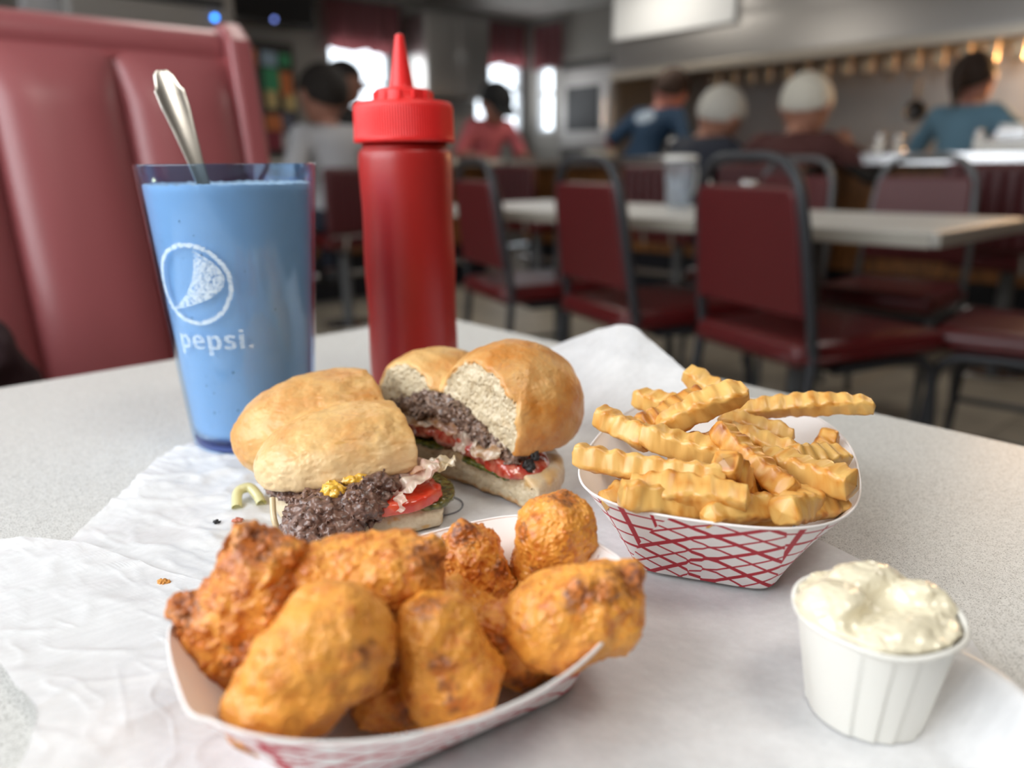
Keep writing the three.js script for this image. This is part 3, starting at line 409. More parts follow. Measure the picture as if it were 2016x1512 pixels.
// ---------------------------------------------------------------- booth: bench with channelled back, our table
{
  const t = thing('booth_bench', 'red vinyl booth bench with channelled high back and rolled top', 'bench', [0, 0, -1.3]);
  const w = 0.187, y0 = 0.42, y1 = 1.09, N1 = 7;
  for (let i = 0; i < N1; i++) {
    const xr = 0.6 - i * w, g = new THREE.BoxGeometry(w, y1 - y0, 0.1, 24, 40, 1), p = g.attributes.position;
    for (let k = 0; k < p.count; k++) {
      const u = p.getX(k) / w * 2, v = (p.getY(k)) / (y1 - y0) + 0.5, front = p.getZ(k) > 0;
      let z = front ? 0.05 + 0.034 * Math.pow(Math.max(0, 1 - Math.pow(Math.abs(u), 2.6)), 0.6) * Math.pow(clamp((1 - v) * 9, 0, 1), 0.5) - 0.03 : -0.05;
      p.setXYZ(k, xr - w / 2 + p.getX(k), y0 + v * (y1 - y0), z - 0.14 * (v) + 0.02);
    }
    g.computeVertexNormals(); part('back_channel', g, M.booth, t);
  }
  part('top_roll', tube([[-0.7, 1.1, -0.13], [0, 1.1, -0.13], [0.59, 1.1, -0.13]], 0.036, 40, 16), M.booth, t); part('top_piping', tube([[-0.7, 1.078, -0.097], [0, 1.078, -0.097], [0.597, 1.078, -0.097]], 0.006, 40, 8), M.piping, t);
  part('end_panel', (() => { const s = new THREE.Shape([[0.05, 0], [0.03, 0.42], [-0.08, 1.11], [-0.11, 1.135], [-0.17, 1.13], [-0.2, 1.1], [-0.2, 0]].map(([a, b]) => new THREE.Vector2(a, b))); const g = new THREE.ExtrudeGeometry(s, { depth: 0.02, bevelEnabled: true, bevelSize: 0.01, bevelThickness: 0.012, bevelSegments: 4 }); g.rotateY(-Math.PI / 2); g.translate(0.626, 0, 0); return g; })(), M.booth, t);
  part('seat', new RoundedBoxGeometry(1.38, 0.12, 0.46, 5, 0.05).translate(-0.09, 0.4, 0.26), M.booth, t); part('base', box(-0.78, 0.57, 0, 0.34, -0.18, 0.42), M.navyKick, t);
}
{ // dark cloth heap standing in for the sleeve of someone on the bench
  const f = (x, y, z) => { let d = ell(x, y, z, -0.06, 0.11, 0, 0.17, 0.16, 0.13); d = smin(d, cap(x, y, z, [0.02, 0.2, 0.0], [-0.13, 0.27, -0.02], 0.075, 0.085), 0.05); d = smin(d, cap(x, y, z, [0.05, 0.06, 0.06], [-0.08, 0.2, 0.07], 0.06, 0.06), 0.04); return Math.max(d + 0.018 * fbm(x, y, z, 11, 3) , -y); };
  const t = thing('jacket', 'dark maroon cloth heap standing in for the sleeve of someone on the booth bench', 'jacket', [0.075, 0.475, -1.1]); part('sleeve_cloth', meshSDF(f, [-0.3, -0.02, -0.22], [0.22, 0.42, 0.22], 0.008), mat(0.02, 0.004, 0.007, 0.9), t);
}
{
  const t = thing('booth_table', 'speckled light grey laminate booth table carrying the food', 'table', [0, 0, 0]);
  const s = new THREE.Shape(), x0 = -0.77, x1 = 0.517, z0 = -0.02 - 0.06, z1 = 0.70, r = 0.025;    // shape y is -z
  s.moveTo(x0, z0); s.lineTo(x1 - r, z0); s.quadraticCurveTo(x1, z0, x1, z0 + r); s.lineTo(x1, z1 - r); s.quadraticCurveTo(x1, z1, x1 - r, z1); s.lineTo(x0, z1); s.closePath();
  const g = new THREE.ExtrudeGeometry(s, { depth: 0.03, bevelEnabled: true, bevelSize: 0.002, bevelThickness: 0.002, bevelSegments: 3 }); g.rotateX(-Math.PI / 2); g.translate(0, TABLE - 0.032, 0);
  part('table_top', worldUV(g, 3.6), laminate, t); part('edge_band', join(box(0.519, 0.523, TABLE - 0.03, TABLE - 0.002, -0.68, 0.06), box(-0.77, 0.49, TABLE - 0.03, TABLE - 0.002, -0.706, -0.702)), mat(0.62, 0.62, 0.6, 0.3), t);
  part('pedestal_post', rod([0.1, 0.02, -0.3], [0.1, 0.71, -0.3], 0.04, 20), M.blackFrame, t); part('pedestal_base', lathe([[0, 0.03], [0.05, 0.03], [0.25, 0.012], [0.26, 0], [0, 0]], 32).translate(0.1, 0, -0.3), M.blackFrame, t);
}
// ---------------------------------------------------------------- wax paper
function sheetGeo(rows, nu, nv, crinkle, off = 0) {       // rows of [r, f, h], far side last; Catmull-Rom surface with creases
  const cr = (a, b, c, d, t) => 0.5 * (2 * b + (c - a) * t + (2 * a - 5 * b + 4 * c - d) * t * t + (3 * b - a - 3 * c + d) * t * t * t);
  const pick = (arr, i) => arr[clamp(i, 0, arr.length - 1)], pos = [], uv = [], ind = [];
  const evalRow = (row, t, k) => { const n = row.length - 1, i = Math.min(Math.floor(t * n), n - 1), u = t * n - i; return cr(pick(row, i - 1)[k], pick(row, i)[k], pick(row, i + 1)[k], pick(row, i + 2)[k], u); };
  for (let j = 0; j <= nv; j++) for (let i = 0; i <= nu; i++) {
    const u = i / nu, v = j / nv, n = rows.length - 1, q = Math.min(Math.floor(v * n), n - 1), t = v * n - q, p = [0, 1, 2].map((k) => cr(evalRow(pick(rows, q - 1), u, k), evalRow(pick(rows, q), u, k), evalRow(pick(rows, q + 1), u, k), evalRow(pick(rows, q + 2), u, k), t));
    const edge = 0.0012 * N(p[0], p[1], off, 25) * (i === 0 || i === nu || j === 0 || j === nv ? 0.5 : 0);
    const c = crinkle(p[0], p[1]), a = fbm(p[0], p[1], off, 14, 2), b = 1 - Math.abs(fbm(p[0] * 0.8 + p[1] * 0.5, p[1] * 1.5 - p[0] * 0.4, off + 5, 15, 2)) * 3, s = 1 - Math.abs(N(p[0] + p[1] * 0.6, p[1], off + 9, 42)) * 3;
    const h = Math.max(p[2], 0) + 0.0006 + c * (0.002 * (a + 0.4) + 0.0014 * Math.max(b, 0) ** 2 + 0.0006 * Math.max(s, 0) ** 2) + off * 0.0009;
    pos.push(...W(p[0] + edge, p[1] + edge, Math.max(h, 0.0005 + off * 0.0009))); uv.push(p[0] * 3, p[1] * 3);
  }
  for (let j = 0; j < nv; j++) for (let i = 0; i < nu; i++) { const a = j * (nu + 1) + i, b = a + nu + 1; ind.push(a, a + 1, b, a + 1, b + 1, b); }
  const g = new THREE.BufferGeometry(); g.setAttribute('position', new THREE.Float32BufferAttribute(pos, 3)); g.setAttribute('uv', new THREE.Float32BufferAttribute(uv, 2)); g.setIndex(ind); g.computeVertexNormals(); return g;
}
const paperMap = tex(512, 512, (u, v) => { const k = 241 + 4 * tileN(u, v, 18, 1) + 4 * tileN(u, v, 60, 4) + (rnd() - 0.5) * 5; return [k, k, k + 1]; });
const paperBump = tex(512, 512, (u, v) => { const k = 128 + 70 * (1 - 2 * Math.abs(tileN(u, v, 22, 6))) + 25 * tileN(u, v, 70, 2); return [k, k, k].map((c) => clamp(c, 0, 255)); }, false);
const paperMat = new THREE.MeshPhysicalMaterial({ map: paperMap, bumpMap: paperBump, bumpScale: 0.00018, roughness: 0.36, transmission: 0.22, thickness: 0, side: THREE.DoubleSide });
const waxed = (r, f) => 0.2 + 1.0 * sstep(0.02, -0.09, r) * sstep(0.2, 0.27, f) + 0.25 * sstep(0.45, 0.5, f);
{
  const t = thing('wax_paper', 'crinkled white wax paper sheet spread under the sandwich and trays', 'paper', [0, 0, 0]);
  part('sheet', sheetGeo([
    [[-0.1, 0.11, 0], [-0.05, 0.11, 0], [0, 0.11, 0], [0.06, 0.11, 0], [0.122, 0.11, 0], [0.141, 0.11, 0.02], [0.158, 0.115, 0]],
    [[-0.12, 0.19, 0], [-0.07, 0.19, 0], [0, 0.19, 0], [0.06, 0.19, 0], [0.124, 0.183, 0], [0.1425, 0.189, 0.02], [0.156, 0.197, 0]],
    [[-0.15, 0.25, 0], [-0.08, 0.25, 0], [0, 0.25, 0], [0.06, 0.25, 0], [0.11, 0.25, 0], [0.135, 0.247, 0.003], [0.163, 0.245, 0]],
    [[-0.2, 0.31, 0], [-0.12, 0.31, 0], [0, 0.31, 0], [0.05, 0.31, 0], [0.09, 0.31, 0], [0.125, 0.305, 0], [0.15, 0.295, 0]],
    [[-0.203, 0.38, 0], [-0.13, 0.385, 0], [0, 0.385, 0], [0.04, 0.385, 0], [0.08, 0.38, 0], [0.1, 0.365, 0], [0.118, 0.35, 0.002]],
    [[-0.2, 0.45, 0], [-0.12, 0.46, 0], [-0.02, 0.47, 0.001], [0.02, 0.47, 0.01], [0.06, 0.455, 0.026], [0.085, 0.44, 0.028], [0.106, 0.42, 0.026]],
    [[-0.14, 0.49, 0], [-0.07, 0.5, 0], [0.0, 0.53, 0.014], [0.025, 0.545, 0.034], [0.074, 0.515, 0.058], [0.092, 0.492, 0.051], [0.109, 0.455, 0.04]],
  ], 190, 220, waxed, 0), paperMat, t);
  const pts = []; for (let i = 0; i <= 14; i++) { const a = -2.0 + i * 0.27; pts.push(W(-0.0365 + 0.0115 * Math.cos(a), 0.352 + 0.0115 * Math.sin(a), 0.0022)); }
  part('pen_mark', tube(pts, 0.00035, 50, 5), mat(0.16, 0.17, 0.19, 0.6), t, 'grey pen loop drawn on the paper');
  const u = thing('wax_paper', 'separate white wax paper flap under the craggy browned nugget end of the tray', 'paper', [0, 0, 0]);
  part('sheet', sheetGeo([
    [[-0.13, 0.1, 0.004], [-0.105, 0.1, 0.001], [-0.08, 0.1, 0], [-0.04, 0.1, 0]],
    [[-0.137, 0.18, 0.006], [-0.115, 0.185, 0.002], [-0.085, 0.19, 0], [-0.045, 0.19, 0]],
    [[-0.16, 0.211, 0.006], [-0.125, 0.225, 0.002], [-0.09, 0.228, 0], [-0.05, 0.22, 0]],
    [[-0.205, 0.25, 0.005], [-0.15, 0.25, 0.003], [-0.1, 0.25, 0.001], [-0.055, 0.238, 0]],
    [[-0.27, 0.31, 0.002], [-0.205, 0.312, 0.004], [-0.141, 0.284, 0.003], [-0.07, 0.255, 0.001]],
  ], 120, 130, () => 0.55, 1), paperMat, u);
}
// ---------------------------------------------------------------- blue tumbler with milkshake, spoon, ketchup
const fg = (name, label, cat, r, f, h = 0, turn = 0, group) => thing(name, label, cat, W(r, f, h), -YAW + turn, group);
{
  const t = fg('plastic_tumbler', 'tall translucent blue plastic tumbler filled with milkshake, etched with a round logo', 'cup', -0.163, 0.461);
  const R = (y) => 0.0365 + 0.0131 * (y / 0.167) ** 0.94, th = 0.0022, Hh = 0.167, prof = [];
  prof.push([0, 0.0004], [0.033, 0.0004], [0.0355, 0.0015], [R(0.004), 0.004]); for (let i = 1; i <= 20; i++) { const y = 0.004 + (Hh - 0.005) * i / 20; prof.push([R(y), y]); }
  prof.push([R(Hh) - th * 0.3, Hh], [R(Hh) - th * 0.75, Hh]); for (let i = 19; i >= 1; i--) { const y = 0.008 + (Hh - 0.01) * i / 20; prof.push([R(y) - th, y]); } prof.push([R(0.0086) - th, 0.0088], [0, 0.0085]);
  const plastic = new THREE.MeshPhysicalMaterial({ color: new THREE.Color().setRGB(0.68, 0.815, 0.955), transmission: 1, thickness: 0, roughness: 0.06, ior: 1.45 });
  part('cup_wall', lathe(prof, 96), plastic, t);
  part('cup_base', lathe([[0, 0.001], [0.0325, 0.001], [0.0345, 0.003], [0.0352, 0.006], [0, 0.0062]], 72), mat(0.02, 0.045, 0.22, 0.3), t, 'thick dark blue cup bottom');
  const sp = [[0, 0.0088]]; for (let i = 0; i <= 40; i++) { const y = 0.0088 + (0.1555 - 0.0088) * i / 40; sp.push([R(y) - th - 0.0005, y]); } sp.push([0.0445, 0.1565], [0.04, 0.1553], [0.02, 0.1548], [0, 0.155]);
  const g = lathe(sp, 128), p = g.attributes.position, col = new Float32Array(p.count * 3);
  for (let i = 0; i < p.count; i++) { const x = p.getX(i), y = p.getY(i), z = p.getZ(i); if (y > 0.1545) p.setY(i, y + 0.0007 * N(x, y, z, 260)); const k = 1 - 0.05 * Math.max(0, fbm(x, y, z, 60, 2)), s = 1; col[3 * i] = 0.8 * k * s; col[3 * i + 1] = 0.79 * k * s; col[3 * i + 2] = 0.76 * k * s; }
  g.setAttribute('color', new THREE.BufferAttribute(col, 3)); g.computeVertexNormals();
  part('milkshake', g, vmat(0.5), t, 'creamy milkshake with a foamy top');
  const cup = t; for (let i = 0; i < 26; i++) { const a = Math.PI / 2 + (rnd() - 0.42) * 1.9, y = 0.02 + rnd() * 0.125, s = 0.00025 + rnd() * 0.0004, b = new THREE.SphereGeometry(s, 8, 6); b.scale(1, 1, 0.35); b.rotateY(Math.PI / 2 - a); const q = R(y) - th - 0.0004; b.translate(Math.cos(a) * q, y, Math.sin(a) * q); part('air_bubble', b, mat(0.3, 0.3, 0.3, 0.5), cup); }
  // etched emblem and word, on the outside of the wall
  const etch = canvasTex(1024, 1024, (c, w, h) => {
    c.fillStyle = '#000'; c.fillRect(0, 0, w, h); c.strokeStyle = '#b4b4b4'; c.lineCap = 'round';
    const cx = 470, cy = 380, R1 = 300; for (let i = 0; i < 900; i++) { const a = rnd() * 6.283, r = R1 + (rnd() - 0.5) * 26; c.lineWidth = 4 + rnd() * 4; c.beginPath(); c.moveTo(cx + r * Math.cos(a) * 0.88, cy + r * Math.sin(a)); c.lineTo(cx + (r + 12) * Math.cos(a + 0.03) * 0.88, cy + (r + 12) * Math.sin(a + 0.03)); c.stroke(); }
    c.save(); c.beginPath(); c.moveTo(255, 590); c.bezierCurveTo(430, 500, 520, 330, 520, 118); c.bezierCurveTo(640, 180, 740, 300, 690, 390); c.bezierCurveTo(640, 500, 420, 560, 255, 590); c.clip(); for (let i = 0; i < 2600; i++) { const x = 200 + rnd() * 600, y = 80 + rnd() * 540, a = rnd() * 6.28; c.lineWidth = 5 + rnd() * 5; c.beginPath(); c.moveTo(x, y); c.lineTo(x + 15 * Math.cos(a), y + 15 * Math.sin(a)); c.stroke(); } c.restore();
    c.fillStyle = '#9a9a9a'; c.font = 'bold 210px sans-serif'; c.textAlign = 'center'; c.fillText('pepsi.', 560, 900);
    c.globalCompositeOperation = 'destination-out'; c.globalCompositeOperation = 'source-over'; c.fillStyle = 'rgba(0,0,0,0.75)'; for (let i = 0; i < 900; i++) c.fillRect(250 + rnd() * 640, 720 + rnd() * 250, 5, 9);
  }, false);
  const eg = new THREE.PlaneGeometry(1, 1, 40, 40), q = eg.attributes.position;
  for (let i = 0; i < q.count; i++) { const u = q.getX(i), v = q.getY(i), y = 0.0945 + v * 0.072, a = Math.PI / 2 + 0.17 - u * 1.85, r = R(y) + 0.00025; q.setXYZ(i, Math.cos(a) * r, y, Math.sin(a) * r); }
  eg.computeVertexNormals(); part('etched_logo', eg, new THREE.MeshPhysicalMaterial({ color: new THREE.Color().setRGB(0.72, 0.82, 0.88), alphaMap: etch, transparent: true, roughness: 0.8, side: THREE.DoubleSide }), t, 'frosted round emblem above the word pepsi');
}
{ // spoon
  const t = fg('steel_spoon', 'steel spoon with ornate handle end standing in the milkshake', 'spoon', -0.163, 0.461);
  const tip = V(-0.0385, 0.2192, -0.017), ent = V(-0.017, 0.152, -0.004), d = tip.clone().sub(ent).normalize(), bot = ent.clone().addScaledVector(d, -0.095), s0 = V(1, 0, -0.75), sd = s0.clone().addScaledVector(d, -d.dot(s0)).normalize(), nn = sd.clone().cross(d), L = tip.distanceTo(bot);
  const prof = [[0, 0.0035], [0.4, 0.0035], [0.55, 0.0038], [0.66, 0.0046], [0.78, 0.0066], [0.86, 0.0082], [0.91, 0.0085], [0.925, 0.0088], [0.935, 0.0073], [0.965, 0.0062], [0.985, 0.0056], [1.0, 0.0032]];
  const wd = (s) => { for (let i = 0; i + 1 < prof.length; i++) if (s <= prof[i + 1][0]) return mix(prof[i][1], prof[i + 1][1], (s - prof[i][0]) / (prof[i + 1][0] - prof[i][0])); return 0.003; };
  const pos = [], ind = [], ns = 90, nr = 16;
  for (let i = 0; i <= ns; i++) { const s = i / ns, w = wd(s); for (let k = 0; k < nr; k++) { const a = k / nr * Math.PI * 2, cx = Math.cos(a) * w, e = Math.abs(Math.cos(a)), thick = (0.0008 + 0.0003 * Math.sin(e * 9)) * (0.6 + 0.4 * e), cz = Math.sin(a) * thick + 0.0016 * (cx / 0.0085) ** 2 + 0.004 * Math.sin(s * 3.1); pos.push(...bot.clone().addScaledVector(d, s * L).addScaledVector(sd, cx).addScaledVector(nn, cz).toArray()); } }
  for (let i = 0; i < ns; i++) for (let k = 0; k < nr; k++) { const a = i * nr + k, b = i * nr + (k + 1) % nr; ind.push(a, a + nr, b, b, a + nr, b + nr); }
  for (let k = 1; k + 1 < nr; k++) ind.push(ns * nr, ns * nr + k, ns * nr + k + 1);
  const g = new THREE.BufferGeometry(); g.setAttribute('position', new THREE.Float32BufferAttribute(pos, 3)); g.setIndex(ind); g.computeVertexNormals(); part('handle', g, mat(0.42, 0.4, 0.37, 0.24, { metalness: 1, side: THREE.DoubleSide }), t);
}
{ // squeeze bottle
  const t = fg('ketchup_bottle', 'red plastic squeeze bottle of ketchup with bright red nozzle cap', 'bottle', -0.073, 0.56);
  const body = [[0, 0.001], [0.028, 0.0005], [0.0315, 0.003], [0.0323, 0.008]]; for (let i = 0; i <= 16; i++) body.push([0.0323 + 0.0004 * Math.sin(i * 0.9), 0.012 + i * 0.0098]); body.push([0.0322, 0.1735], [0.0312, 0.1755], [0.0292, 0.1768], [0.0292, 0.182], [0, 0.182]);
  part('bottle_body', lathe(body, 96), mat(0.36, 0.012, 0.01, 0.38, { clearcoat: 0.15, clearcoatRoughness: 0.4 }), t);
  const cm = mat(0.78, 0.02, 0.02, 0.42);
  const cg = lathe([[0, 0.207], [0.029, 0.207], [0.0318, 0.2066], [0.0334, 0.205], [0.0338, 0.2025], [0.0339, 0.198], [0.034, 0.19], [0.0341, 0.184], [0.0346, 0.1832], [0.0346, 0.1805], [0.0325, 0.1805], [0.03, 0.183]], 720), p = cg.attributes.position;
  for (let i = 0; i < p.count; i++) { const y = p.getY(i); if (y > 0.1835 && y < 0.2035) { const a = Math.atan2(p.getZ(i), p.getX(i)), k = 1 + 0.006 * Math.sin(a * 120); p.setX(i, p.getX(i) * k); p.setZ(i, p.getZ(i) * k); } } cg.computeVertexNormals();
  const cap_ = part('cap', cg, cm, t);
  part('cap_step', lathe([[0.0225, 0.206], [0.0215, 0.2075], [0.0195, 0.208], [0.0192, 0.2135], [0.0182, 0.2148], [0.0105, 0.2148], [0.0092, 0.2162]], 72), cm, cap_);
  for (let i = 0; i < 12; i++) { const a = i / 12 * 6.283, g = new RoundedBoxGeometry(0.0028, 0.0056, 0.0032, 3, 0.0009); g.translate(0.0194, 0.2108, 0); g.rotateY(a); part('grip_rib', g, cm, cap_); }
  const nz = [[0.0098, 0.2145]]; for (let i = 0; i <= 12; i++) nz.push([mix(0.0082, 0.0029, i / 12), 0.2162 + i * 0.00275]); nz.push([0.0026, 0.2495], [0.0015, 0.25], [0.0013, 0.2488], [0, 0.2488]);
  const nozzle = part('nozzle', lathe(nz, 48), cm, t); nozzle.position.x = -0.0005;
}
// ---------------------------------------------------------------- paper trays
const plaidCard = (all) => canvasTex(2048, 256, (c, w, h) => {
  c.fillStyle = '#f4f1ef'; c.fillRect(0, 0, w, h); const ink = '#b8152b';
  const line = (x0, y0, x1, y1, lw) => { c.strokeStyle = ink; c.lineWidth = lw; c.beginPath(); c.moveTo(x0, y0); c.lineTo(x1, y1); c.stroke(); };
  const up = (a, b) => { c.save(); c.beginPath(); c.rect(a, 0, b - a, h); c.clip(); let k = 0; for (let x = a + 14; x < b; x += 56) line(x, -5, x, h + 5, k++ % 2 ? 6 : 13); k = 0; for (let y = 22; y < h; y += 46) line(a, y, b, y, k++ % 2 ? 10 : 6); c.restore(); };
  const dg = (a, b) => { c.save(); c.beginPath(); c.moveTo(a, h); c.lineTo(a + (b - a) * (all ? -0.2 : 0.16), 0); c.lineTo(a + (b - a) * (all ? 1.2 : 0.6), 0); c.lineTo(b, h); c.closePath(); c.clip(); c.fillStyle = '#f4f1ef'; c.fillRect(a, 0, b - a, h); let k = 0; for (let x = a - 400; x < b + 400; x += all ? 96 : 78) { line(x, -10, x + 430, h + 10, k % 2 ? 6 : 12); line(x, h + 10, x + 430, -10, k++ % 2 ? 11 : 6); } c.restore(); c.strokeStyle = 'rgba(120,105,100,0.35)'; };
  for (let q = 0; q < 4; q++) up(q * w / 4, (q + 1) * w / 4);
  for (const q of [0, 0.5]) dg(w * ((all ? 0.1 : 0.155) + q), w * ((all ? 0.4 : 0.345) + q));
});
const [cardOut, cardOut2] = [false, true].map((q) => new THREE.MeshPhysicalMaterial({ map: plaidCard(q), roughness: 0.5, side: THREE.DoubleSide })), cardIn = mat(0.84, 0.8, 0.78, 0.5, { side: THREE.DoubleSide });
function tray(t, A, B, a, b, H, n, wave, card = cardOut) {
  const se = (th, A, B, n) => { const c = Math.cos(th), s = Math.sin(th); return [A * Math.sign(c) * Math.abs(c) ** (2 / n), B * Math.sign(s) * Math.abs(s) ** (2 / n)]; };
  const nn = typeof n === 'function' ? n : () => n, arc = [0]; for (let i = 1; i <= 2000; i++) { const p = se((i - 1) / 2000 * Math.PI * 2, (A + a) / 2, (B + b) / 2, 2.6), q = se(i / 2000 * Math.PI * 2, (A + a) / 2, (B + b) / 2, 2.6); arc.push(arc[i - 1] + Math.hypot(p[0] - q[0], p[1] - q[1])); }
  const angle = (u) => { const L = u * arc[2000]; let lo = 0, hi = 2000; while (hi - lo > 1) { const m = (lo + hi) >> 1; arc[m] <= L ? lo = m : hi = m; } return (lo + (L - arc[lo]) / (arc[hi] - arc[lo] || 1)) / 2000 * Math.PI * 2; };
  const bs = [], bl = [0]; for (let i = 0; i <= 4000; i++) { bs.push(se(i / 4000 * Math.PI * 2, a, b, 7)); if (i) bl.push(bl[i - 1] + Math.hypot(bs[i][0] - bs[i - 1][0], bs[i][1] - bs[i - 1][1])); }
  const baseAt = (u, inset) => { const L = u * bl[4000]; let lo = 0, hi = 4000; while (hi - lo > 1) { const m = (lo + hi) >> 1; bl[m] <= L ? lo = m : hi = m; } const p = bs[hi]; return [p[0] * (1 - inset / a), p[1] * (1 - inset / b)]; };
  const surf = (inset) => { const g = new THREE.PlaneGeometry(1, 1, 160, 10), p = g.attributes.position, uv = g.attributes.uv; for (let i = 0; i < p.count; i++) { const uu = 1 - uv.getX(i), th = angle(uu), v = uv.getY(i), r = se(th, A - inset, B - inset, nn(th)), q = baseAt(uu, inset), k = v * (1 - 0.12 * (1 - v)); p.setXYZ(i, mix(q[0], r[0], k), 0.0012 + v * (H + wave(th)) + (inset ? 0.0004 * (1 - v) : 0), mix(q[1], r[1], k)); uv.setX(i, uu); } g.computeVertexNormals(); return g; };
  part('outer_wall', surf(0), card, t, 'white card printed with red plaid lines'); part('inner_wall', surf(0.0007), cardIn, t);
  const rim = []; for (let i = 0; i < 96; i++) { const th = i / 96 * Math.PI * 2, r = se(th, A - 0.00035, B - 0.00035, nn(th)); rim.push([r[0], 0.0012 + H + wave(th), r[1]]); } part('rim_edge', tube(rim, 0.0006, 192, 6, true), cardIn, t);
  const sh = new THREE.Shape(); for (let i = 0; i <= 80; i++) { const q = se(i / 80 * Math.PI * 2, a, b, 7); i ? sh.lineTo(...q) : sh.moveTo(...q); } const fl = new THREE.ExtrudeGeometry(sh, { depth: 0.0008, bevelEnabled: false }); fl.rotateX(-Math.PI / 2); fl.translate(0, 0.0012, 0); part('tray_floor', fl, cardIn, t);
}
const PH = 0.0016;      // the trays stand on the paper
tray(fg('fries_tray', 'red and white plaid paper tray heaped with crinkle fries', 'tray', 0.094, 0.328, PH, -0.353), 0.059, 0.081, 0.0305, 0.054, 0.036, 2.6, (th) => 0.0025 * Math.cos(2 * th) * -1);
tray(fg('nugget_tray', 'red and white plaid paper tray holding golden fried nuggets', 'tray', -0.0275, 0.2064, PH, 0.558), 0.07, 0.049, 0.046, 0.022, 0.0315, (th) => 3 - 1.05 * clamp(Math.sin(th) * 3, -1, 1), (th) => 0.0015 * Math.cos(2 * th), cardOut2);
// ---------------------------------------------------------------- crinkle fries
const fryMat = vmat(0.38, { clearcoat: 0.25, clearcoatRoughness: 0.35 });
const fries = [   // ends (r, f, h), section, roll, sag, browning, description
  [0.0251, 0.287, 0.0540, 0.0800, 0.268, 0.0520, 0.0102, 0.2, 0.002, 0.1, 'long pale crinkle fry reaching over the sandwich side of the tray'],
  [0.0883, 0.375, 0.0631, 0.1060, 0.358, 0.0530, 0.0098, 0.9, 0, 0.1, 'short crinkle fry standing up at the back of the heap'],
  [0.1027, 0.325, 0.0687, 0.0660, 0.325, 0.0500, 0.0112, 0.4, -0.002, 0.15, 'thick crinkle fry lying across the top of the heap'],
  [0.0614, 0.365, 0.0535, 0.0850, 0.345, 0.0530, 0.0095, 0.1, 0, 0.15, 'pale stubby crinkle fry at the back on the wax paper side'],
  [0.0893, 0.350, 0.0587, 0.0502, 0.325, 0.0490, 0.0098, 0.7, 0.001, 0.6, 'well browned crinkle fry under the crossing top fry'],
  [0.0398, 0.335, 0.0543, 0.0600, 0.317, 0.0480, 0.0105, 0.3, 0, 0.25, 'blunt crinkle fry leaning on the tray wall next to the bun'],
  [0.1695, 0.345, 0.0545, 0.1040, 0.360, 0.0454, 0.0088, 0.3, -0.003, 0.12, 'longest crinkle fry poking out of the tray towards the aisle'],
  [0.0985, 0.345, 0.0481, 0.1290, 0.335, 0.0430, 0.0098, 0.8, 0, 0.15, 'crinkle fry under the longest fry'],
  [0.0970, 0.325, 0.0485, 0.1240, 0.315, 0.0420, 0.0115, 1.2, 0.001, 0.2, 'fat rounded crinkle fry in the middle of the heap'],
  [0.0564, 0.315, 0.0525, 0.0920, 0.299, 0.0475, 0.0112, 0.15, 0.001, 0.1, 'light crinkle fry just behind the long front fry'],
  [0.0865, 0.305, 0.0579, 0.1060, 0.270, 0.0440, 0.0102, 0.6, 0.001, 0.65, 'orange brown crinkle fry slanting down to the front'],
  [0.0792, 0.268, 0.0580, 0.0980, 0.287, 0.0300, 0.0112, 0.5, 0, 0.6, 'brown tipped fry standing steeply with its cut end up'],
  [0.0456, 0.272, 0.0458, 0.0853, 0.258, 0.0467, 0.0122, 0.75, 0, 0.35, 'wide crinkle fry lying along the front of the tray'],
  [0.0405, 0.264, 0.0470, 0.0760, 0.266, 0.0400, 0.0112, 0.05, 0, 0.2, 'square ended fry on the front rim of the tray'],
  [0.0700, 0.2535, 0.0425, 0.1100, 0.275, 0.0380, 0.0102, 0.5, 0, 0.3, 'pointed crinkle fry resting on the front rim'],
  [0.0985, 0.2565, 0.0425, 0.1220, 0.283, 0.0360, 0.0115, 0.25, 0, 0.25, 'broad crinkle fry at the front corner above the red lines'],
  [0.1298, 0.272, 0.0462, 0.1050, 0.304, 0.0440, 0.0122, 0.3, 0, 0.2, 'thick fry showing its pale tan cut end towards the mayonnaise'],
  [0.1461, 0.318, 0.0392, 0.1130, 0.300, 0.0455, 0.0105, 0.7, 0, 0.1, 'crinkle fry against the inner wall on the aisle side'],
  [0.1519, 0.345, 0.0410, 0.1400, 0.333, 0.0320, 0.0085, 0.2, 0, 0.5, 'small pointed fry tip standing by the inner wall'],
  [0.1301, 0.282, 0.0345, 0.1100, 0.270, 0.0370, 0.0098, 0.6, 0, 0.3, 'half hidden fry low at the aisle wall of the tray'],
  [0.0359, 0.277, 0.0385, 0.0560, 0.287, 0.0420, 0.0092, 0.4, 0, 0.25, 'half hidden fry at the front corner beside the nuggets'],
];
const fill = [[0.05, 0.30, 0.0391, 0.0758, 0.29, 0.0386], [0.1003, 0.287, 0.0365, 0.1198, 0.28, 0.0338], [0.0748, 0.325, 0.0436, 0.0984, 0.32, 0.0434], [0.0844, 0.272, 0.0367, 0.1067, 0.27, 0.0326], [0.1202, 0.337, 0.0368, 0.138, 0.33, 0.034], [0.07, 0.28, 0.025, 0.1, 0.35, 0.026], [0.09, 0.275, 0.02, 0.12, 0.34, 0.022], [0.062, 0.305, 0.018, 0.09, 0.37, 0.02], [0.075, 0.34, 0.033, 0.12, 0.31, 0.03]];
for (const q of fill) fries.push([...q, 0.0098, rnd() * 1.5, 0, 0.35, 'crinkle fry buried under the heap in the tray']);
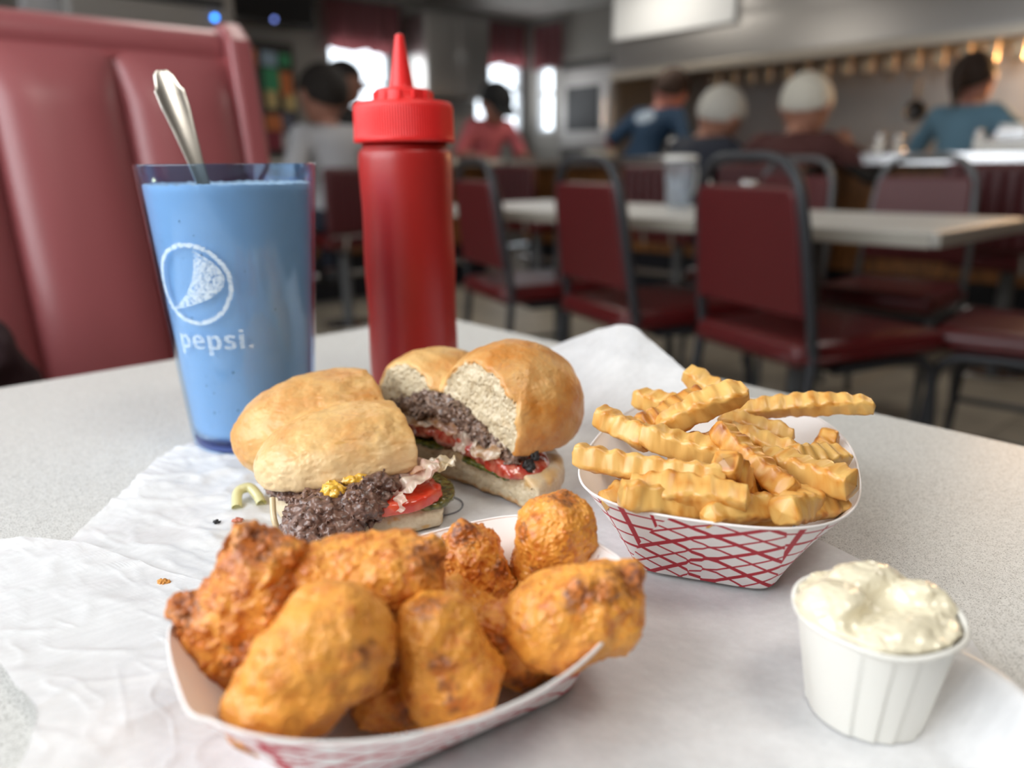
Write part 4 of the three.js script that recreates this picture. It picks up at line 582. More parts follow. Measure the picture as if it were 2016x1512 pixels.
fries.forEach(([r0, f0, h0, r1, f1, h1, s0, roll, sag, brown, label], n) => {
  const s = s0 * 1.07, A = V(r0, h0, -f0), B = V(r1, h1, -f1), mid = A.clone().add(B).multiplyScalar(0.5), d = B.clone().sub(A), L = d.length(), pos = [], col = [], ind = [], ns = Math.ceil(L / 0.0007), nr = 28; d.normalize();
  const sd = d.clone().cross(V(0, 1, 0)).normalize(), up = sd.clone().cross(d), ph = n * 1.7, wl = 0.0076 + 0.0006 * Math.sin(n);
  const rings = [];
  for (let i = 0; i <= ns; i++) rings.push([i / ns, 1]);
  for (const k of [0.92, 0.8, 0.6, 0.3, 0]) { rings.unshift([-0.0012 * (1 - k) / L * 1.4, k]); rings.push([1 + 0.0012 * (1 - k) / L * 1.4, k]); }
  for (const [t, k] of rings) {
    const w = 2 * Math.PI * t * L / wl + ph, bend = (sag * 4) * (t - 0.5) ** 2 - sag, taper = 1 - 0.2 * Math.abs(2 * t - 1) ** 5 + 0.1 * N(t, n, 0, 2.5);
    for (let j = 0; j < nr; j++) {
      const a = j / nr * Math.PI * 2, c = Math.cos(a), sn = Math.sin(a), e = 0.44; let X = Math.sign(c) * Math.abs(c) ** e, Y = Math.sign(sn) * Math.abs(sn) ** e;
      let x = X * s * 0.5 * taper * k, y = Y * s * 0.47 * taper * k; const cr = (0.00022 + 0.00034 * Y) * Math.sin(w + X * 0.5) * k; y += cr; x += 0.00022 * Math.sin(w + 1) * X * k;
      const px = t * L, no = 0.0006 * fbm(px + n, x * 2, y * 2, 150, 3); x += no * X; y += no * Y;
      const rl = roll + 0.35 * Math.sin(t * 3 + n), cR = Math.cos(rl), sR = Math.sin(rl), xx = x * cR - y * sR, yy = x * sR + y * cR + bend;
      const p = A.clone().addScaledVector(d, t * L).addScaledVector(sd, xx).addScaledVector(up, yy).sub(mid); pos.push(p.x, p.y, p.z);
      const m = fbm(px + n * 3, x, y, 130, 3), edge = sstep(0.55, 0.95, Math.abs(X * Y)), ridge = Math.sin(w) * Math.sign(Y) * Math.abs(Y) ** 3, b = clamp(brown * 0.85 + m * 0.65 + edge * 0.42 + ridge * 0.14 - 0.05 + (k < 0.9 ? (n === 11 || n === 16 ? 0.2 : -0.1) : 0)), gold = mix3([0.78, 0.46, 0.13], [0.64, 0.25, 0.03], clamp(b * 1.5)), c3 = mix3(gold, [0.36, 0.105, 0.012], sstep(0.55, 1.0, b)), c4 = k < 0.7 && [11, 13, 16].includes(n) ? mix3(c3, [0.46, 0.26, 0.07], 0.6) : c3; col.push(...c4);
    }
  }
  for (let i = 0; i + 1 < rings.length; i++) for (let j = 0; j < nr; j++) { const a = i * nr + j, b = i * nr + (j + 1) % nr; ind.push(a, b, a + nr, b, b + nr, a + nr); }
  const g = new THREE.BufferGeometry(); g.setAttribute('position', new THREE.Float32BufferAttribute(pos, 3)); g.setAttribute('color', new THREE.Float32BufferAttribute(col, 3)); g.setIndex(ind); g.computeVertexNormals();
  single('crinkle_fry', g, fryMat, label, 'fry', W(mid.x, -mid.z, mid.y), -YAW, 'crinkle fries in the paper tray');
});
// ---------------------------------------------------------------- fried nuggets
const nugMat = vmat(0.42, { clearcoat: 0.2, clearcoatRoughness: 0.4 });
const GOLD = [0.8, 0.34, 0.05], DEEP = [0.55, 0.15, 0.014], BROWN = [0.17, 0.034, 0.007];
const nuggets = [   // r, f, h, capsules, crag, darkness, brown spots [x, y, z, size], frills, label
  [-0.0795, 0.203, 0.0385, [[[-0.004, -0.016, 0], [0.005, 0.011, -0.002], 0.0145, 0.0125], [[-0.006, -0.006, 0.003], [0.008, 0.004, 0.002], 0.011, 0.011]], 1.0, 0.35, [[0.004, -0.008, 0.014, 0.008], [0.012, 0.006, 0.006, 0.008], [-0.014, 0.002, 0.006, 0.007], [0.006, 0.02, 0, 0.009], [-0.008, -0.014, 0.008, 0.006]], [[-0.0165, 0.001, 0.003, 0.0052], [-0.013, -0.011, 0.003, 0.0055], [0.012, 0.0165, 0, 0.005], [0.001, 0.0215, -0.002, 0.0045], [0.0125, 0.002, 0.006, 0.0048], [0.0045, -0.009, 0.012, 0.005]], 'craggy dark browned nugget at the wax paper end of the tray'],
  [-0.0545, 0.176, 0.0385, [[[-0.0095, -0.0125, 0.0], [0.006, 0.004, -0.003], 0.0138, 0.0165]], 0.25, 0.05, [[0.015, 0.008, 0.007, 0.0045], [-0.016, -0.019, 0.008, 0.007]], [[0.0155, 0.009, 0.005, 0.003]], 'large smooth golden nugget with one dark bump, on the front rim'],
  [-0.0444, 0.207, 0.0455, [[[-0.011, -0.001, 0], [0.011, 0.0005, 0], 0.0128, 0.0132]], 0.5, 0.22, [[0.018, 0.008, 0.004, 0.007], [-0.018, -0.006, 0.006, 0.007], [0.006, -0.009, 0.009, 0.006], [-0.004, -0.01, 0.009, 0.006]], [[0.019, 0.0085, 0, 0.0045], [-0.0205, -0.004, 0.003, 0.004]], 'wide nugget lying across the top of the pile before the burger'],
  [-0.0211, 0.1895, 0.0325, [[[-0.001, 0.005, -0.002], [0.003, -0.0085, 0.0], 0.0118, 0.0148]], 0.3, 0.08, [[0.001, 0.004, 0.013, 0.0042], [0.003, -0.0015, 0.0145, 0.004], [0.0045, -0.0065, 0.016, 0.0035], [-0.003, 0.017, 0.002, 0.006]], [], 'upright golden nugget with a brown streak down its front'],
  [-0.0168, 0.222, 0.024, [[[-0.004, 0.002, 0], [0.003, -0.003, 0], 0.0095, 0.0105]], 0.5, 0.15, [[0.005, -0.006, 0.007, 0.005]], [], 'small nugget wedged in the middle of the pile'],
  [-0.0134, 0.245, 0.026, [[[-0.001, 0.006, 0], [0.002, -0.008, 0], 0.0105, 0.0125]], 0.9, 0.28, [[0.009, 0.004, 0.006, 0.004], [-0.003, 0.015, 0.002, 0.006], [0.004, -0.008, 0.009, 0.005]], [[-0.004, 0.015, 0, 0.0045], [0.008, 0.006, 0.005, 0.0025]], 'knobbly peaked nugget by the back wall of the tray'],
  [0.0146, 0.25, 0.0335, [[[0.001, 0.005, 0], [-0.001, -0.012, 0], 0.0142, 0.0148]], 0.25, 0.1, [[0.003, 0.018, 0, 0.007], [-0.011, 0.008, 0.006, 0.004], [-0.007, -0.004, 0.012, 0.003]], [], 'tall smooth nugget standing at the back corner near the fries'],
  [0.0186, 0.205, 0.0345, [[[-0.0065, -0.003, 0], [0.007, 0.001, 0], 0.0148, 0.0145]], 0.45, 0.1, [[0.0, 0.011, 0.01, 0.0055], [0.008, 0.012, 0.008, 0.005], [0.016, 0.012, 0.004, 0.006], [-0.014, 0, 0.008, 0.004], [0.019, -0.002, 0.004, 0.005]], [[0.0165, 0.013, 0, 0.004], [0.009, 0.0135, 0.004, 0.004], [0.001, 0.0125, 0.007, 0.0035]], 'big pale nugget with bumpy browned top leaning over the fries side'],
  [0.003, 0.211, 0.0215, [[[-0.004, -0.001, 0], [0.009, -0.001, -0.004], 0.0138, 0.013]], 0.6, 0.3, [[0.0, -0.006, 0.012, 0.005], [0.01, 0.002, 0.008, 0.006], [-0.008, 0.004, 0.009, 0.005]], [], 'browned nugget tucked under the big pale one'],
  [-0.034, 0.196, 0.0135, [[[-0.006, -0.001, 0], [0.006, 0, 0], 0.0095, 0.0095]], 0.7, 0.3, [[0.003, 0, 0.008, 0.005]], [], 'nugget piece low between the two front nuggets'],
  [-0.055, 0.222, 0.019, [[[-0.008, -0.002, 0], [0.008, 0, 0], 0.013, 0.013]], 0.5, 0.25, [], [], 'hidden nugget under the wide top one'],
];
nuggets.forEach(([r, f, h, caps, crag, dark, spots, frills, label], n) => {
  const o = n * 3.7;
  const field = (x, y, z) => { let d = 1; for (const [a, b, ra, rb] of caps) d = smin(d, cap(x, y, z, a, b, ra, rb), 0.008); for (const [a, b, c, R] of frills) d = smin(d, Math.hypot(x - a, y - b, z - c) - R, 0.0035); if (d > 0.008 || d < -0.008) return d;
    d += 0.0016 * fbm(x + o, y, z, 70, 2); if (crag > 0.28) d -= (crag - 0.2) * 0.0026 * Math.max(0, fbm(x + o, y + 2, z, 170, 3)); d += 0.0004 * N(x + o, y, z, 520) + 0.0003 * N(x, y + o, z, 950); return d; };
  const hs = frills.map(([a, b, c, R]) => [a, b, c, R * 1.25]).concat(spots);
  const col = (x, y, z) => { const a = fbm(x + o, y, z, 95, 3), b = fbm(x, y + o, z, 330, 2), cg = Math.max(0, fbm(x + o, y + 2, z, 170, 3)); let k = clamp(dark + 0.6 * a + 0.42 * b + 0.6 * crag * cg - 0.06); let c = mix3(GOLD, DEEP, clamp(k * 1.75)); c = mix3(c, BROWN, sstep(0.55, 1.1, k) * 0.75); for (const [p, q, s, R] of hs) { const e = Math.hypot(x - p, y - q, z - s) / R + 0.3 * b; c = mix3(c, mix3(BROWN, DEEP, clamp(0.4 + b)), 0.82 * sstep(1.1, 0.55, e)); } const g = 1 + 0.1 * b; return [c[0] * g, c[1] * g, c[2] * g]; };
  single('fried_nugget', meshSDF(field, [-0.034, -0.034, -0.026], [0.034, 0.034, 0.026], 0.00052, col), nugMat, label, 'nugget', W(r, f, h), -YAW, 'fried nuggets in the paper tray');
});
// ---------------------------------------------------------------- the two burger halves
const crustC = (x, y, z, k) => { const a = fbm(x, y, z, 45, 3), b = fbm(x + 3, y, z, 260, 2); return mix3([0.75, 0.46, 0.17], [0.58, 0.215, 0.03], clamp(k + 0.55 * a + 0.16 * b)).map((c) => c * (1 + 0.06 * b)); };
const crumbC = (x, y, z) => { const a = fbm(x, y, z, 420, 2), b = fbm(x + 9, y, z, 120, 2); return mix3([0.7, 0.59, 0.41], [0.54, 0.41, 0.23], clamp(0.3 + 0.5 * a + 0.3 * b)); };
const meatC2 = (x, y, z) => { const a = fbm(x, y, z, 240, 3), b = fbm(x + 5, y, z, 700, 2); return mix3([0.1, 0.058, 0.042], [0.36, 0.23, 0.165], clamp(0.42 + 0.85 * a + 0.35 * b)); };
const meatC = (x, y, z) => { const a = fbm(x, y, z, 240, 3), b = fbm(x + 5, y, z, 700, 2); return mix3([0.085, 0.042, 0.032], [0.27, 0.145, 0.1], clamp(0.42 + 0.8 * a + 0.35 * b)); };
const tomC = (x, y, z, c) => { const a = fbm(x + c, y, z, 160, 2); return mix3([0.42, 0.035, 0.018], [0.6, 0.2, 0.125], clamp(0.3 + a)); };
const breadMat = vmat(0.5, { clearcoat: 0.3, clearcoatRoughness: 0.38 }), crumbMat = vmat(0.8), meatMat = vmat(0.38, { clearcoat: 0.4, clearcoatRoughness: 0.25 }), tomMat = vmat(0.2, { clearcoat: 0.8, clearcoatRoughness: 0.12 }), pickMat = vmat(0.25, { clearcoat: 0.6, clearcoatRoughness: 0.2 });
const leafMat = new THREE.MeshPhysicalMaterial({ vertexColors: true, roughness: 0.28, transmission: 0.35, thickness: 0, clearcoat: 0.5, clearcoatRoughness: 0.15, side: THREE.DoubleSide });
const pores = (x, y, z) => 0.0016 * Math.max(0, N(x, y, z, 330) - 0.1) + 0.0005 * N(x, y, z, 800);
function leaf(cx, cy, cz, a, b, tilt, turn, waves, c0, c1, name, parent, k) {     // small crumpled leaf
  const nu = 44, nv = 30, pos = [], col = [], ind = [];
  for (let j = 0; j <= nv; j++) for (let i = 0; i <= nu; i++) { const u = i / nu * 2 - 1, v = j / nv * 2 - 1, w = Math.sqrt(Math.max(0, 1 - 0.75 * u ** 4)) * (1 + 0.15 * N(u, k, 0, 3)), x = u * a, z = v * b * w, y = waves * (0.9 * N(u * 0.5, v * 0.4, k, 2.2) + 0.22 * N(u, v * 0.5, k + 3, 2.2) * (0.3 + Math.abs(v))); const p = V(x, y, z).applyEuler(new THREE.Euler(tilt, turn, 0)); pos.push(cx + p.x, cy + p.y, cz + p.z); col.push(...mix3(c0, c1, clamp(0.5 + 0.6 * N(u, v, k, 1.6) + 0.15 * N(u * 3, v, k, 3)))); }
  for (let j = 0; j < nv; j++) for (let i = 0; i < nu; i++) { const q = j * (nu + 1) + i, r = q + nu + 1; ind.push(q, r, q + 1, q + 1, r, r + 1); }
  const g = new THREE.BufferGeometry(); g.setAttribute('position', new THREE.Float32BufferAttribute(pos, 3)); g.setAttribute('color', new THREE.Float32BufferAttribute(col, 3)); g.setIndex(ind); g.computeVertexNormals(); return part(name, g, leafMat, parent);
}
const PINK = [0.72, 0.48, 0.39], PALE = [0.8, 0.68, 0.52], AMBER = [0.55, 0.27, 0.1];
{ // half B: cut face turned to the camera (local +z), filling seen in section
  const t = fg('burger_half', 'burger half with its cut face showing patty, tomato and crumb', 'burger', -0.033, 0.385, 0.0016, -0.764);
  const yb = (x) => x < -0.008 ? mix(0.03, 0.0465, sstep(-0.056, -0.008, x)) : mix(0.0465, 0.0235, sstep(-0.004, 0.055, x) * 0.85 + 0.15 * clamp((x + 0.004) / 0.06));
  const lobes = (x, y, q) => smin(ell(x, y, q, 0.022, 0.0405, 0.024, 0.036, 0.0355, 0.042), ell(x, y, q, -0.034, 0.038, 0.02, 0.0325, 0.026, 0.036), 0.005) + 0.0009 * fbm(x, y, q, 55, 2) + 0.0002 * Math.max(0, 1 - 7 * Math.abs(fbm(x + 2, y, q, 60, 2))) + 0.00018 * N(x, y, q, 500);
  const crustK = (x, y) => (x > -0.004 ? 0.62 : 0.3) + 0.25 * N(x, y, 0, 30);
  const top = (x, y, z) => { const q = -z, L = lobes(x, y, q); if (L > 0.012) return L; let d = smax(L, -q + 0.002 * fbm(x, y, 3, 60, 2) + (L < -0.0015 ? pores(x, y, z) : 0), 0.0015); d = smax(d, yb(x) + 0.0016 * fbm(x, y, z, 70, 2) - y, 0.004); return d; };
  const isCrumb = (x, y, z) => sstep(-0.0012, -0.0024, lobes(x, y, -z) + 0.0008 * N(x, y, z, 160));
  part('top_bun', meshSDF(top, [-0.072, 0.015, -0.072], [0.064, 0.082, 0.008], 0.00066, (x, y, z) => { const c = isCrumb(x, y, z), oil = sstep(0.2, 0.5, fbm(x, y, z + 4, 80, 2)) * sstep(0.05, 0.03, y) * 0.45; return mix3(crustC(x, y, z, crustK(x, y)), mix3(crumbC(x, y, z), [0.62, 0.36, 0.13], oil), c); }), breadMat, t, 'golden crust with pale crumb on the cut face');
  const slab = (x, y, q) => smax((Math.hypot((x - 0.005) / 0.0585, q / 0.054) - 1) * 0.052, Math.abs(y - 0.0084 - 0.0008 * Math.sin(x * 60)) - 0.0084, 0.008) + 0.0008 * fbm(x, y, q, 60, 2);
  part('bottom_bun', meshSDF((x, y, z) => { const L = slab(x, y, -z); return L > 0.01 ? L : smax(L, z - 0.0014 * fbm(x, y, 1, 60, 2) + (L < -0.001 ? pores(x, y, z) : 0), 0.0015); }, [-0.064, -0.004, -0.062], [0.07, 0.024, 0.007], 0.00066, (x, y, z) => { const e = slab(x, y, -z), under = sstep(0.0035, 0.001, y + 0.0012 * N(x, y, z, 200)), stain = sstep(0.0105, 0.0145, y + 0.002 * fbm(x, y, z, 130, 2)); let c = crumbC(x, y, z); c = mix3(c, [0.58, 0.33, 0.1], stain * clamp(0.45 + 0.6 * N(x, y, z, 90))); return mix3(c, [0.5, 0.27, 0.1], Math.max(under, sstep(-0.0012, 0, e) * (z < -0.004 ? 0.35 : 0.2) * (y < 0.012 ? 1 : 0))); }), breadMat, t, 'soft bottom bun with toasted underside');
  part('beef_patty', meshSDF((x, y, z) => { const q = -z, yc = mix(0.0365, yb(x) - 0.004, 0.8); let d = smax((Math.hypot((x + 0.003) / 0.05, (q - 0.002) / 0.047) - 1) * 0.045, Math.abs(y - yc) - mix(0.0068, 0.0042, sstep(-0.02, 0.045, x)), 0.006); if (d > 0.01) return d; d = smax(d, -q - 0.002 - 0.0035 * N(x, y, 7, 45), 0.004); return d + 0.0022 * fbm(x, y, z, 110, 2) - 0.0022 * Math.abs(N(x, y, z, 250)) - 0.0009 * Math.abs(N(x, y, z, 560)) + 0.0008; }, [-0.062, 0.012, -0.055], [0.058, 0.056, 0.012], 0.00066, meatC2), meatMat, t, 'browned crumbly beef patty');
  [[-0.029, 0.0248, 0.012, 0.023, 0.0066, 0.02, -0.05], [-0.002, 0.0245, 0.01, 0.015, 0.0076, 0.016, 0.05], [0.014, 0.0228, 0.009, 0.018, 0.0068, 0.016, -0.16], [0.034, 0.0192, 0.01, 0.021, 0.0058, 0.02, -0.16]].forEach(([cx, cy, cz, a, b, c, tl], i) => part('tomato_slice', meshSDF((x, y, z) => { const X = x - cx, Y = y - cy - X * tl; let d = ell(X, Y, -z - cz, 0, 0, 0, a, b, c); if (d > 0.008) return d; d = smax(d, z - 0.004 - 0.0015 * N(x, y, i, 60), 0.002); return d + 0.0008 * fbm(x, y, z + i, 150, 2); }, [cx - 0.028, cy - 0.014, -0.034], [cx + 0.028, cy + 0.014, 0.009], 0.0007, (x, y, z) => tomC(x, y, z, i)), tomMat, t));
  [[-0.019, 0.0172, 0.0145, -0.02], [0.029, 0.0158, 0.02, -0.05]].forEach(([cx, cy, a, tl]) => part('pickle_slice', meshSDF((x, y, z) => { const X = x - cx; let d = smax((Math.hypot(X, -z - 0.008) - a), Math.abs(y - cy - tl * X) - 0.0013, 0.001); return smax(d, z - 0.0045, 0.001) + 0.0003 * N(x, y, z, 300); }, [cx - 0.024, cy - 0.006, -0.032], [cx + 0.024, cy + 0.006, 0.008], 0.0007, (x, y, z) => mix3([0.055, 0.075, 0.008], [0.17, 0.17, 0.025], clamp(0.4 + fbm(x, y, z, 200, 2)))), pickMat, t));
  leaf(-0.03, 0.0305, 0.001, 0.018, 0.007, 0.4, 0.1, 0.0028, PALE, AMBER, 'onion_piece', t, 1); leaf(-0.002, 0.0325, 0.0, 0.013, 0.006, 0.5, -0.2, 0.0026, PINK, AMBER, 'onion_piece', t, 2); leaf(0.016, 0.0285, 0.003, 0.0085, 0.007, 1.1, 0.4, 0.0024, PINK, PALE, 'onion_piece', t, 3); leaf(0.031, 0.027, 0.003, 0.01, 0.006, 0.8, 0.1, 0.002, AMBER, PALE, 'onion_piece', t, 4); leaf(-0.047, 0.033, 0.0, 0.009, 0.005, 0.7, 0.6, 0.002, PALE, AMBER, 'onion_piece', t, 5);
  part('charred_bit', meshSDF((x, y, z) => Math.min(Math.hypot(x - 0.051, y - 0.0205, z + 0.006) - 0.0032, Math.hypot(x - 0.0525, y - 0.0255, z + 0.009) - 0.0024) + 0.0016 * fbm(x, y, z, 300, 2), [0.042, 0.012, -0.016], [0.061, 0.033, 0.003], 0.0006), mat(0.012, 0.01, 0.009, 0.5), t, 'black charred patty edge');
}
{ // half A: crust side towards the camera, filling squeezed out in front (local +x), cut face away
  const t = fg('burger_half', 'burger half turned crust side out with beef and tomato squeezed out in front', 'burger', -0.062, 0.372, 0.0016, -1.07);
  const yb = (x, q) => mix(0.009, 0.0235 - 0.11 * Math.max(0, q - 0.03) * 0.9, sstep(-0.03, 0.018, x));
  const lobes = (x, y, q) => { const a = ell(x, y, q, -0.033, 0.029, 0.017, 0.036, 0.0305, 0.056), b = ell(x, y, q, 0.0075, 0.0275, 0.018, 0.0315, 0.0245, 0.052); return smin(a, b, 0.0035) + 0.0009 * fbm(x, y, q, 55, 2) + 0.00022 * Math.max(0, 1 - 7 * Math.abs(fbm(x, y * 1.8, q * 0.7, 60, 2))) + 0.0006 * Math.max(0, fbm(x, y * 2, q * 0.6, 110, 2)) + 0.00016 * N(x, y, q, 500); };
  const top = (x, y, z) => { const L = lobes(x, y, z); if (L > 0.012) return L; let d = smax(L, -z + 0.0016 * fbm(x, y, 2, 70, 2) + (L < -0.0015 ? pores(x, y, z) : 0), 0.0015); return smax(d, yb(x, z) + 0.002 * fbm(x, y, z, 80, 3) - y, 0.0035); };
  part('top_bun', meshSDF(top, [-0.074, 0.002, -0.006], [0.048, 0.066, 0.078], 0.00066, (x, y, z) => { const L = lobes(x, y, z), c = Math.max(sstep(-0.001, -0.0022, L + 0.0008 * N(x, y, z, 160)), 0), pale = x > -0.01 ? sstep(0.044, 0.028, y + 0.005 * fbm(x, y, z, 60, 3)) : sstep(0.024, 0.012, y + 0.004 * fbm(x, y, z, 60, 3)); let cr = crustC(x, y, z, x > 0 ? 0.2 : 0.42); cr = mix3(cr, [0.8, 0.62, 0.36], pale * 0.75); const tear = sstep(0.55, 0.75, fbm(x, y * 1.6, z * 0.8, 70, 2)); cr = mix3(cr, [0.55, 0.27, 0.05], tear * 0.6); return mix3(cr, crumbC(x, y, z), c); }), breadMat, t, 'golden creased top crust paling to cream at the lip');
  const slab = (x, y, q) => smax((Math.hypot(x / 0.0535, (q - 0.004) / 0.058) - 1) * 0.05, Math.abs(y - 0.0066) - 0.0066, 0.007) + 0.0009 * fbm(x, y, q, 60, 2);
  part('bottom_bun', meshSDF((x, y, z) => { const L = slab(x, y, z); return L > 0.01 ? L : smax(L, -z - 0.006 + 0.0016 * fbm(x, y, 1, 60, 2) + pores(x, y, z), 0.0015); }, [-0.062, -0.004, -0.012], [0.062, 0.02, 0.07], 0.00066, (x, y, z) => mix3(crumbC(x, y, z), [0.62, 0.38, 0.14], sstep(0.3, 0.7, fbm(x, y, z, 100, 3) + (y < 0.004 ? 0.3 : 0)))), breadMat, t, 'torn cream coloured bottom bun');
  const lumps = [[0.0, 0.017, 0.03, 0.047, 0.0075, 0.034], [0.036, 0.0165, 0.036, 0.018, 0.0085, 0.024], [0.0485, 0.0105, 0.056, 0.0115, 0.0095, 0.0125], [0.0505, 0.0115, 0.0445, 0.0105, 0.0095, 0.011], [0.052, 0.007, 0.049, 0.011, 0.006, 0.012], [0.0475, 0.0195, 0.034, 0.009, 0.0068, 0.0085], [0.038, 0.0225, 0.0215, 0.009, 0.0055, 0.01], [0.0495, 0.0185, 0.0285, 0.0055, 0.0055, 0.0055], [0.044, 0.0165, 0.053, 0.0095, 0.0075, 0.012], [0.01, 0.0245, -0.001, 0.012, 0.006, 0.006], [-0.016, 0.022, -0.001, 0.014, 0.006, 0.006]];
  part('beef_patty', meshSDF((x, y, z) => { let d = 1; for (const [a, b, c, p, q, r] of lumps) d = smin(d, ell(x, y, z, a, b, c, p, q, r), 0.004); if (d > 0.01) return d; return d + 0.0015 * fbm(x, y, z, 90, 2) - 0.0024 * Math.abs(N(x, y, z, 140)) - 0.001 * Math.abs(N(x, y, z, 330)) - 0.0007 * Math.abs(N(x, y, z, 620)) + 0.001; }, [-0.054, -0.002, -0.012], [0.07, 0.036, 0.078], 0.00066, meatC), meatMat, t, 'crumbly dark brown beef patty pushed out at the front');
  part('tomato_slice', meshSDF((x, y, z) => { let d = smax((Math.hypot((x - 0.02) / 0.037, (z - 0.012) / 0.031) - 1) * 0.033, Math.abs(y - 0.0162 + 0.05 * (z - 0.012)) - 0.0031, 0.002); if (d > 0.008) return d; return smax(d, -z - 0.006, 0.001) + 0.00035 * fbm(x, y, z, 200, 2); }, [-0.02, 0.006, -0.01], [0.061, 0.027, 0.048], 0.00066, (x, y, z) => mix3([0.62, 0.035, 0.012], [0.7, 0.1, 0.045], clamp(0.3 + fbm(x, y, z, 120, 2)))), tomMat, t, 'bright red tomato slice');
  part('pickle_slice', meshSDF((x, y, z) => smax(Math.hypot((x - 0.03) / 0.024, (z + 0.001) / 0.017) * 0.019 - 0.019, Math.abs(y - 0.0122) - 0.0016, 0.001) + 0.0003 * N(x, y, z, 300), [0.0, 0.006, -0.024], [0.06, 0.018, 0.022], 0.0007, (x, y, z) => mix3([0.05, 0.06, 0.007], [0.2, 0.17, 0.03], clamp(0.4 + fbm(x, y, z, 200, 2)))), pickMat, t);
  const cheese = mat(0.8, 0.46, 0.05, 0.3, { clearcoat: 0.5 });
  for (const [cx, cy, cz, a, b, c] of [[0.041, 0.0245, 0.0425, 0.006, 0.0045, 0.0055], [0.0475, 0.0215, 0.0365, 0.0042, 0.0035, 0.0046], [0.034, 0.0265, 0.03, 0.007, 0.0028, 0.009]]) part('melted_cheese', meshSDF((x, y, z) => ell(x, y, z, cx, cy, cz, a, b, c) + 0.0016 * fbm(x, y, z, 220, 2), [cx - 0.011, cy - 0.009, cz - 0.012], [cx + 0.011, cy + 0.009, cz + 0.012], 0.0006), cheese, t);
  leaf(0.046, 0.026, 0.0045, 0.011, 0.0085, 0.5, 1.2, 0.0032, PINK, PALE, 'lettuce_piece', t, 11); leaf(0.043, 0.0275, -0.007, 0.0085, 0.006, 0.3, 0.9, 0.003, PALE, [0.72, 0.55, 0.3], 'lettuce_piece', t, 12); leaf(0.0535, 0.019, 0.0175, 0.0075, 0.0042, 1.2, 0.2, 0.0022, PALE, PINK, 'lettuce_piece', t, 13); leaf(0.035, 0.0265, 0.0, 0.012, 0.007, 0.2, 0.3, 0.003, AMBER, PINK, 'lettuce_piece', t, 14);
  part('onion_piece', tube([[0.024, 0.02, 0.066], [0.032, 0.013, 0.0675], [0.036, 0.005, 0.066]], 0.0014, 30, 8), mat(0.62, 0.48, 0.28, 0.3, { clearcoat: 0.5 }), t);
}
// loose bits on the paper
single('onion_strip', tube([W(-0.1365, 0.349, 0.003), W(-0.1385, 0.358, 0.0075), W(-0.134, 0.3615, 0.0085), W(-0.129, 0.358, 0.006), W(-0.1255, 0.353, 0.0035)], 0.0026, 40, 10), mat(0.78, 0.74, 0.4, 0.25, { clearcoat: 0.5, transmission: 0.2 }), 'glossy pale yellow onion strip lying beside the burger on the paper', 'onion');
[[-0.1401, 0.3317, 0.0011, [0.012, 0.012, 0.013], 'tiny black char crumb on the wax paper'], [-0.1412, 0.2767, 0.0018, [0.6, 0.26, 0.05], 'golden fry crumb on the fold of the wax paper'], [-0.1305, 0.3331, 0.0016, [0.5, 0.16, 0.1], 'reddish meat crumb on the wax paper beside the burger']].forEach(([r, f, s, c, label], i) => single('crumb', meshSDF((x, y, z) => ell(x, y, z, 0, 0, 0, s * 1.6, s * 0.7, s) + 0.0006 * N(x + i, y, z, 700), [-0.004, -0.003, -0.004], [0.004, 0.003, 0.004], 0.0003), mat(...c, 0.6), label, 'crumb', W(r, f, 0.0042), -YAW));
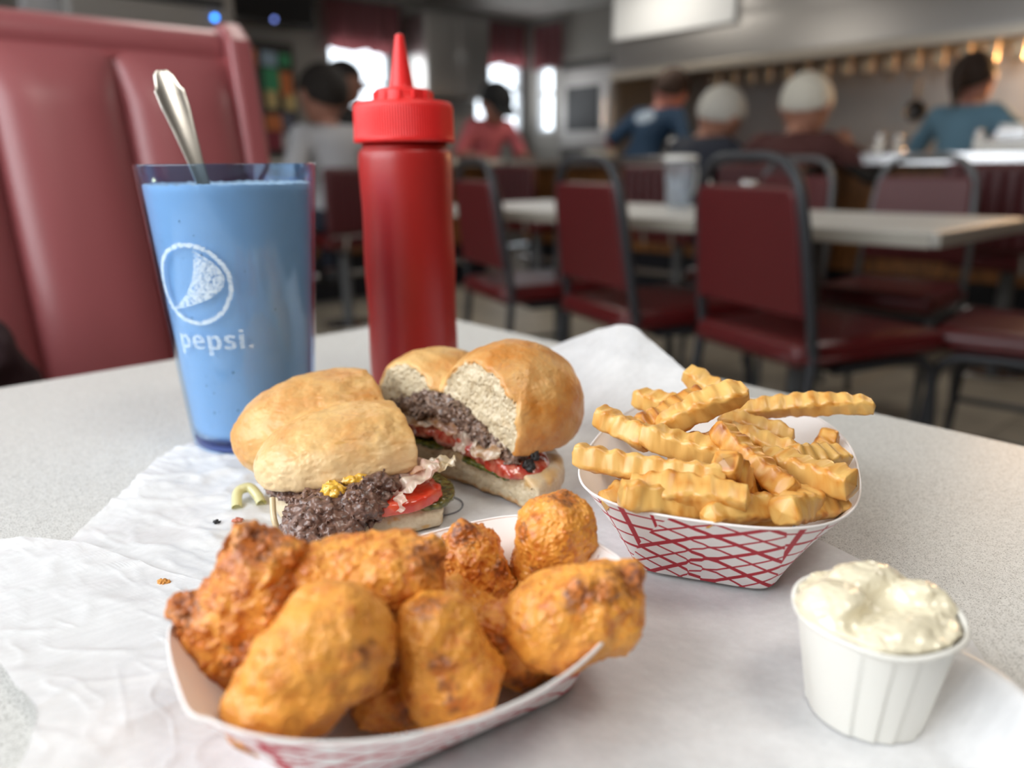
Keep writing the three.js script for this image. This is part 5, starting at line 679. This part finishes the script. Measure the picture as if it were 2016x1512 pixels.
// ---------------------------------------------------------------- mayonnaise in a pleated paper cup
{
  const t = fg('sauce_cup', 'pleated white paper cup heaped with creamy mayonnaise', 'sauce cup', 0.1095, 0.204, 0.0014, 0.4);
  const wall = (off, lip) => { const g = new THREE.CylinderGeometry(1, 1, 1, 288, 16, true), p = g.attributes.position; for (let i = 0; i < p.count; i++) { const v = p.getY(i) + 0.5, a = Math.atan2(p.getZ(i), p.getX(i)), s = ((a / (2 * Math.PI)) * 11 + 11 + 0.5 * Math.sin(a * 3) + 0.12 * v) % 1, pl = s < 0.12 ? s / 0.12 : 1 - (s - 0.12) / 0.88, r = mix(0.0168, 0.0228, v ** 1.05) + 0.0007 * pl * (1 - 0.6 * v) - off; p.setXYZ(i, Math.cos(a) * r, v * 0.0335 + (v > 0.99 ? 0.0003 * Math.sin(a * 7) : 0), Math.sin(a) * r); } g.computeVertexNormals(); return g; };
  const pm = mat(0.82, 0.8, 0.74, 0.55, { side: THREE.DoubleSide });
  part('cup_wall', wall(0), pm, t, 'pleated paper wall'); part('cup_floor', lathe([[0, 0.0006], [0.0165, 0.0006], [0.0168, 0.0012], [0, 0.0014]], 60), pm, t); const rim = []; for (let i = 0; i < 60; i++) { const a = i / 60 * 6.2832; rim.push([Math.cos(a) * 0.0236, 0.0335 + 0.0004 * Math.sin(a * 5), Math.sin(a) * 0.0236]); } part('rolled_rim', tube(rim, 0.0009, 160, 8, true), pm, t);
  const mayo = (x, y, z) => { let d = smax(Math.hypot(x, z) - (y < 0.0325 ? mix(0.0168, 0.0228, y / 0.0335) - 0.0012 : mix(0.0214, 0.0238, sstep(0.0325, 0.036, y))), y - 0.0355, 0.003); d = smin(d, ell(x, y, z, -0.013, 0.0355, -0.004, 0.0108, 0.0072, 0.0105), 0.003); d = smin(d, ell(x, y, z, 0.005, 0.0355, -0.011, 0.0145, 0.006, 0.0085), 0.0022); d = smin(d, ell(x, y, z, 0.0135, 0.0355, 0.004, 0.0085, 0.0052, 0.009), 0.0022); d = smin(d, ell(x, y, z, -0.005, 0.0345, 0.012, 0.013, 0.0042, 0.0075), 0.0022); d = smax(d, -cap(x, y, z, [-0.016, 0.0378, 0.0062], [0.0035, 0.0378, 0.0015], 0.0014, 0.0026), 0.003); d = smax(d, -cap(x, y, z, [0.0, 0.0395, 0.0], [0.018, 0.038, 0.013], 0.0028, 0.0024), 0.004); d = smax(d, Math.hypot(x, z) - (y < 0.0335 ? mix(0.0168, 0.0228, y / 0.0335) - 0.0012 : 0.0246), 0.001); d = smax(d, 0.012 - y, 0.002); return d + 0.0005 * fbm(x, y, z, 110, 2) + 0.00025 * N(x, y, z, 350); };
  part('mayonnaise', meshSDF(mayo, [-0.029, 0.008, -0.029], [0.029, 0.052, 0.029], 0.0006), mat(0.87, 0.785, 0.58, 0.2, { clearcoat: 0.6, clearcoatRoughness: 0.15 }), t, 'glossy cream mayonnaise in soft folds');
}
scene.traverse((o) => { if (o.isMesh) o.castShadow = o.receiveShadow = true; });
renderer.render(scene, camera);
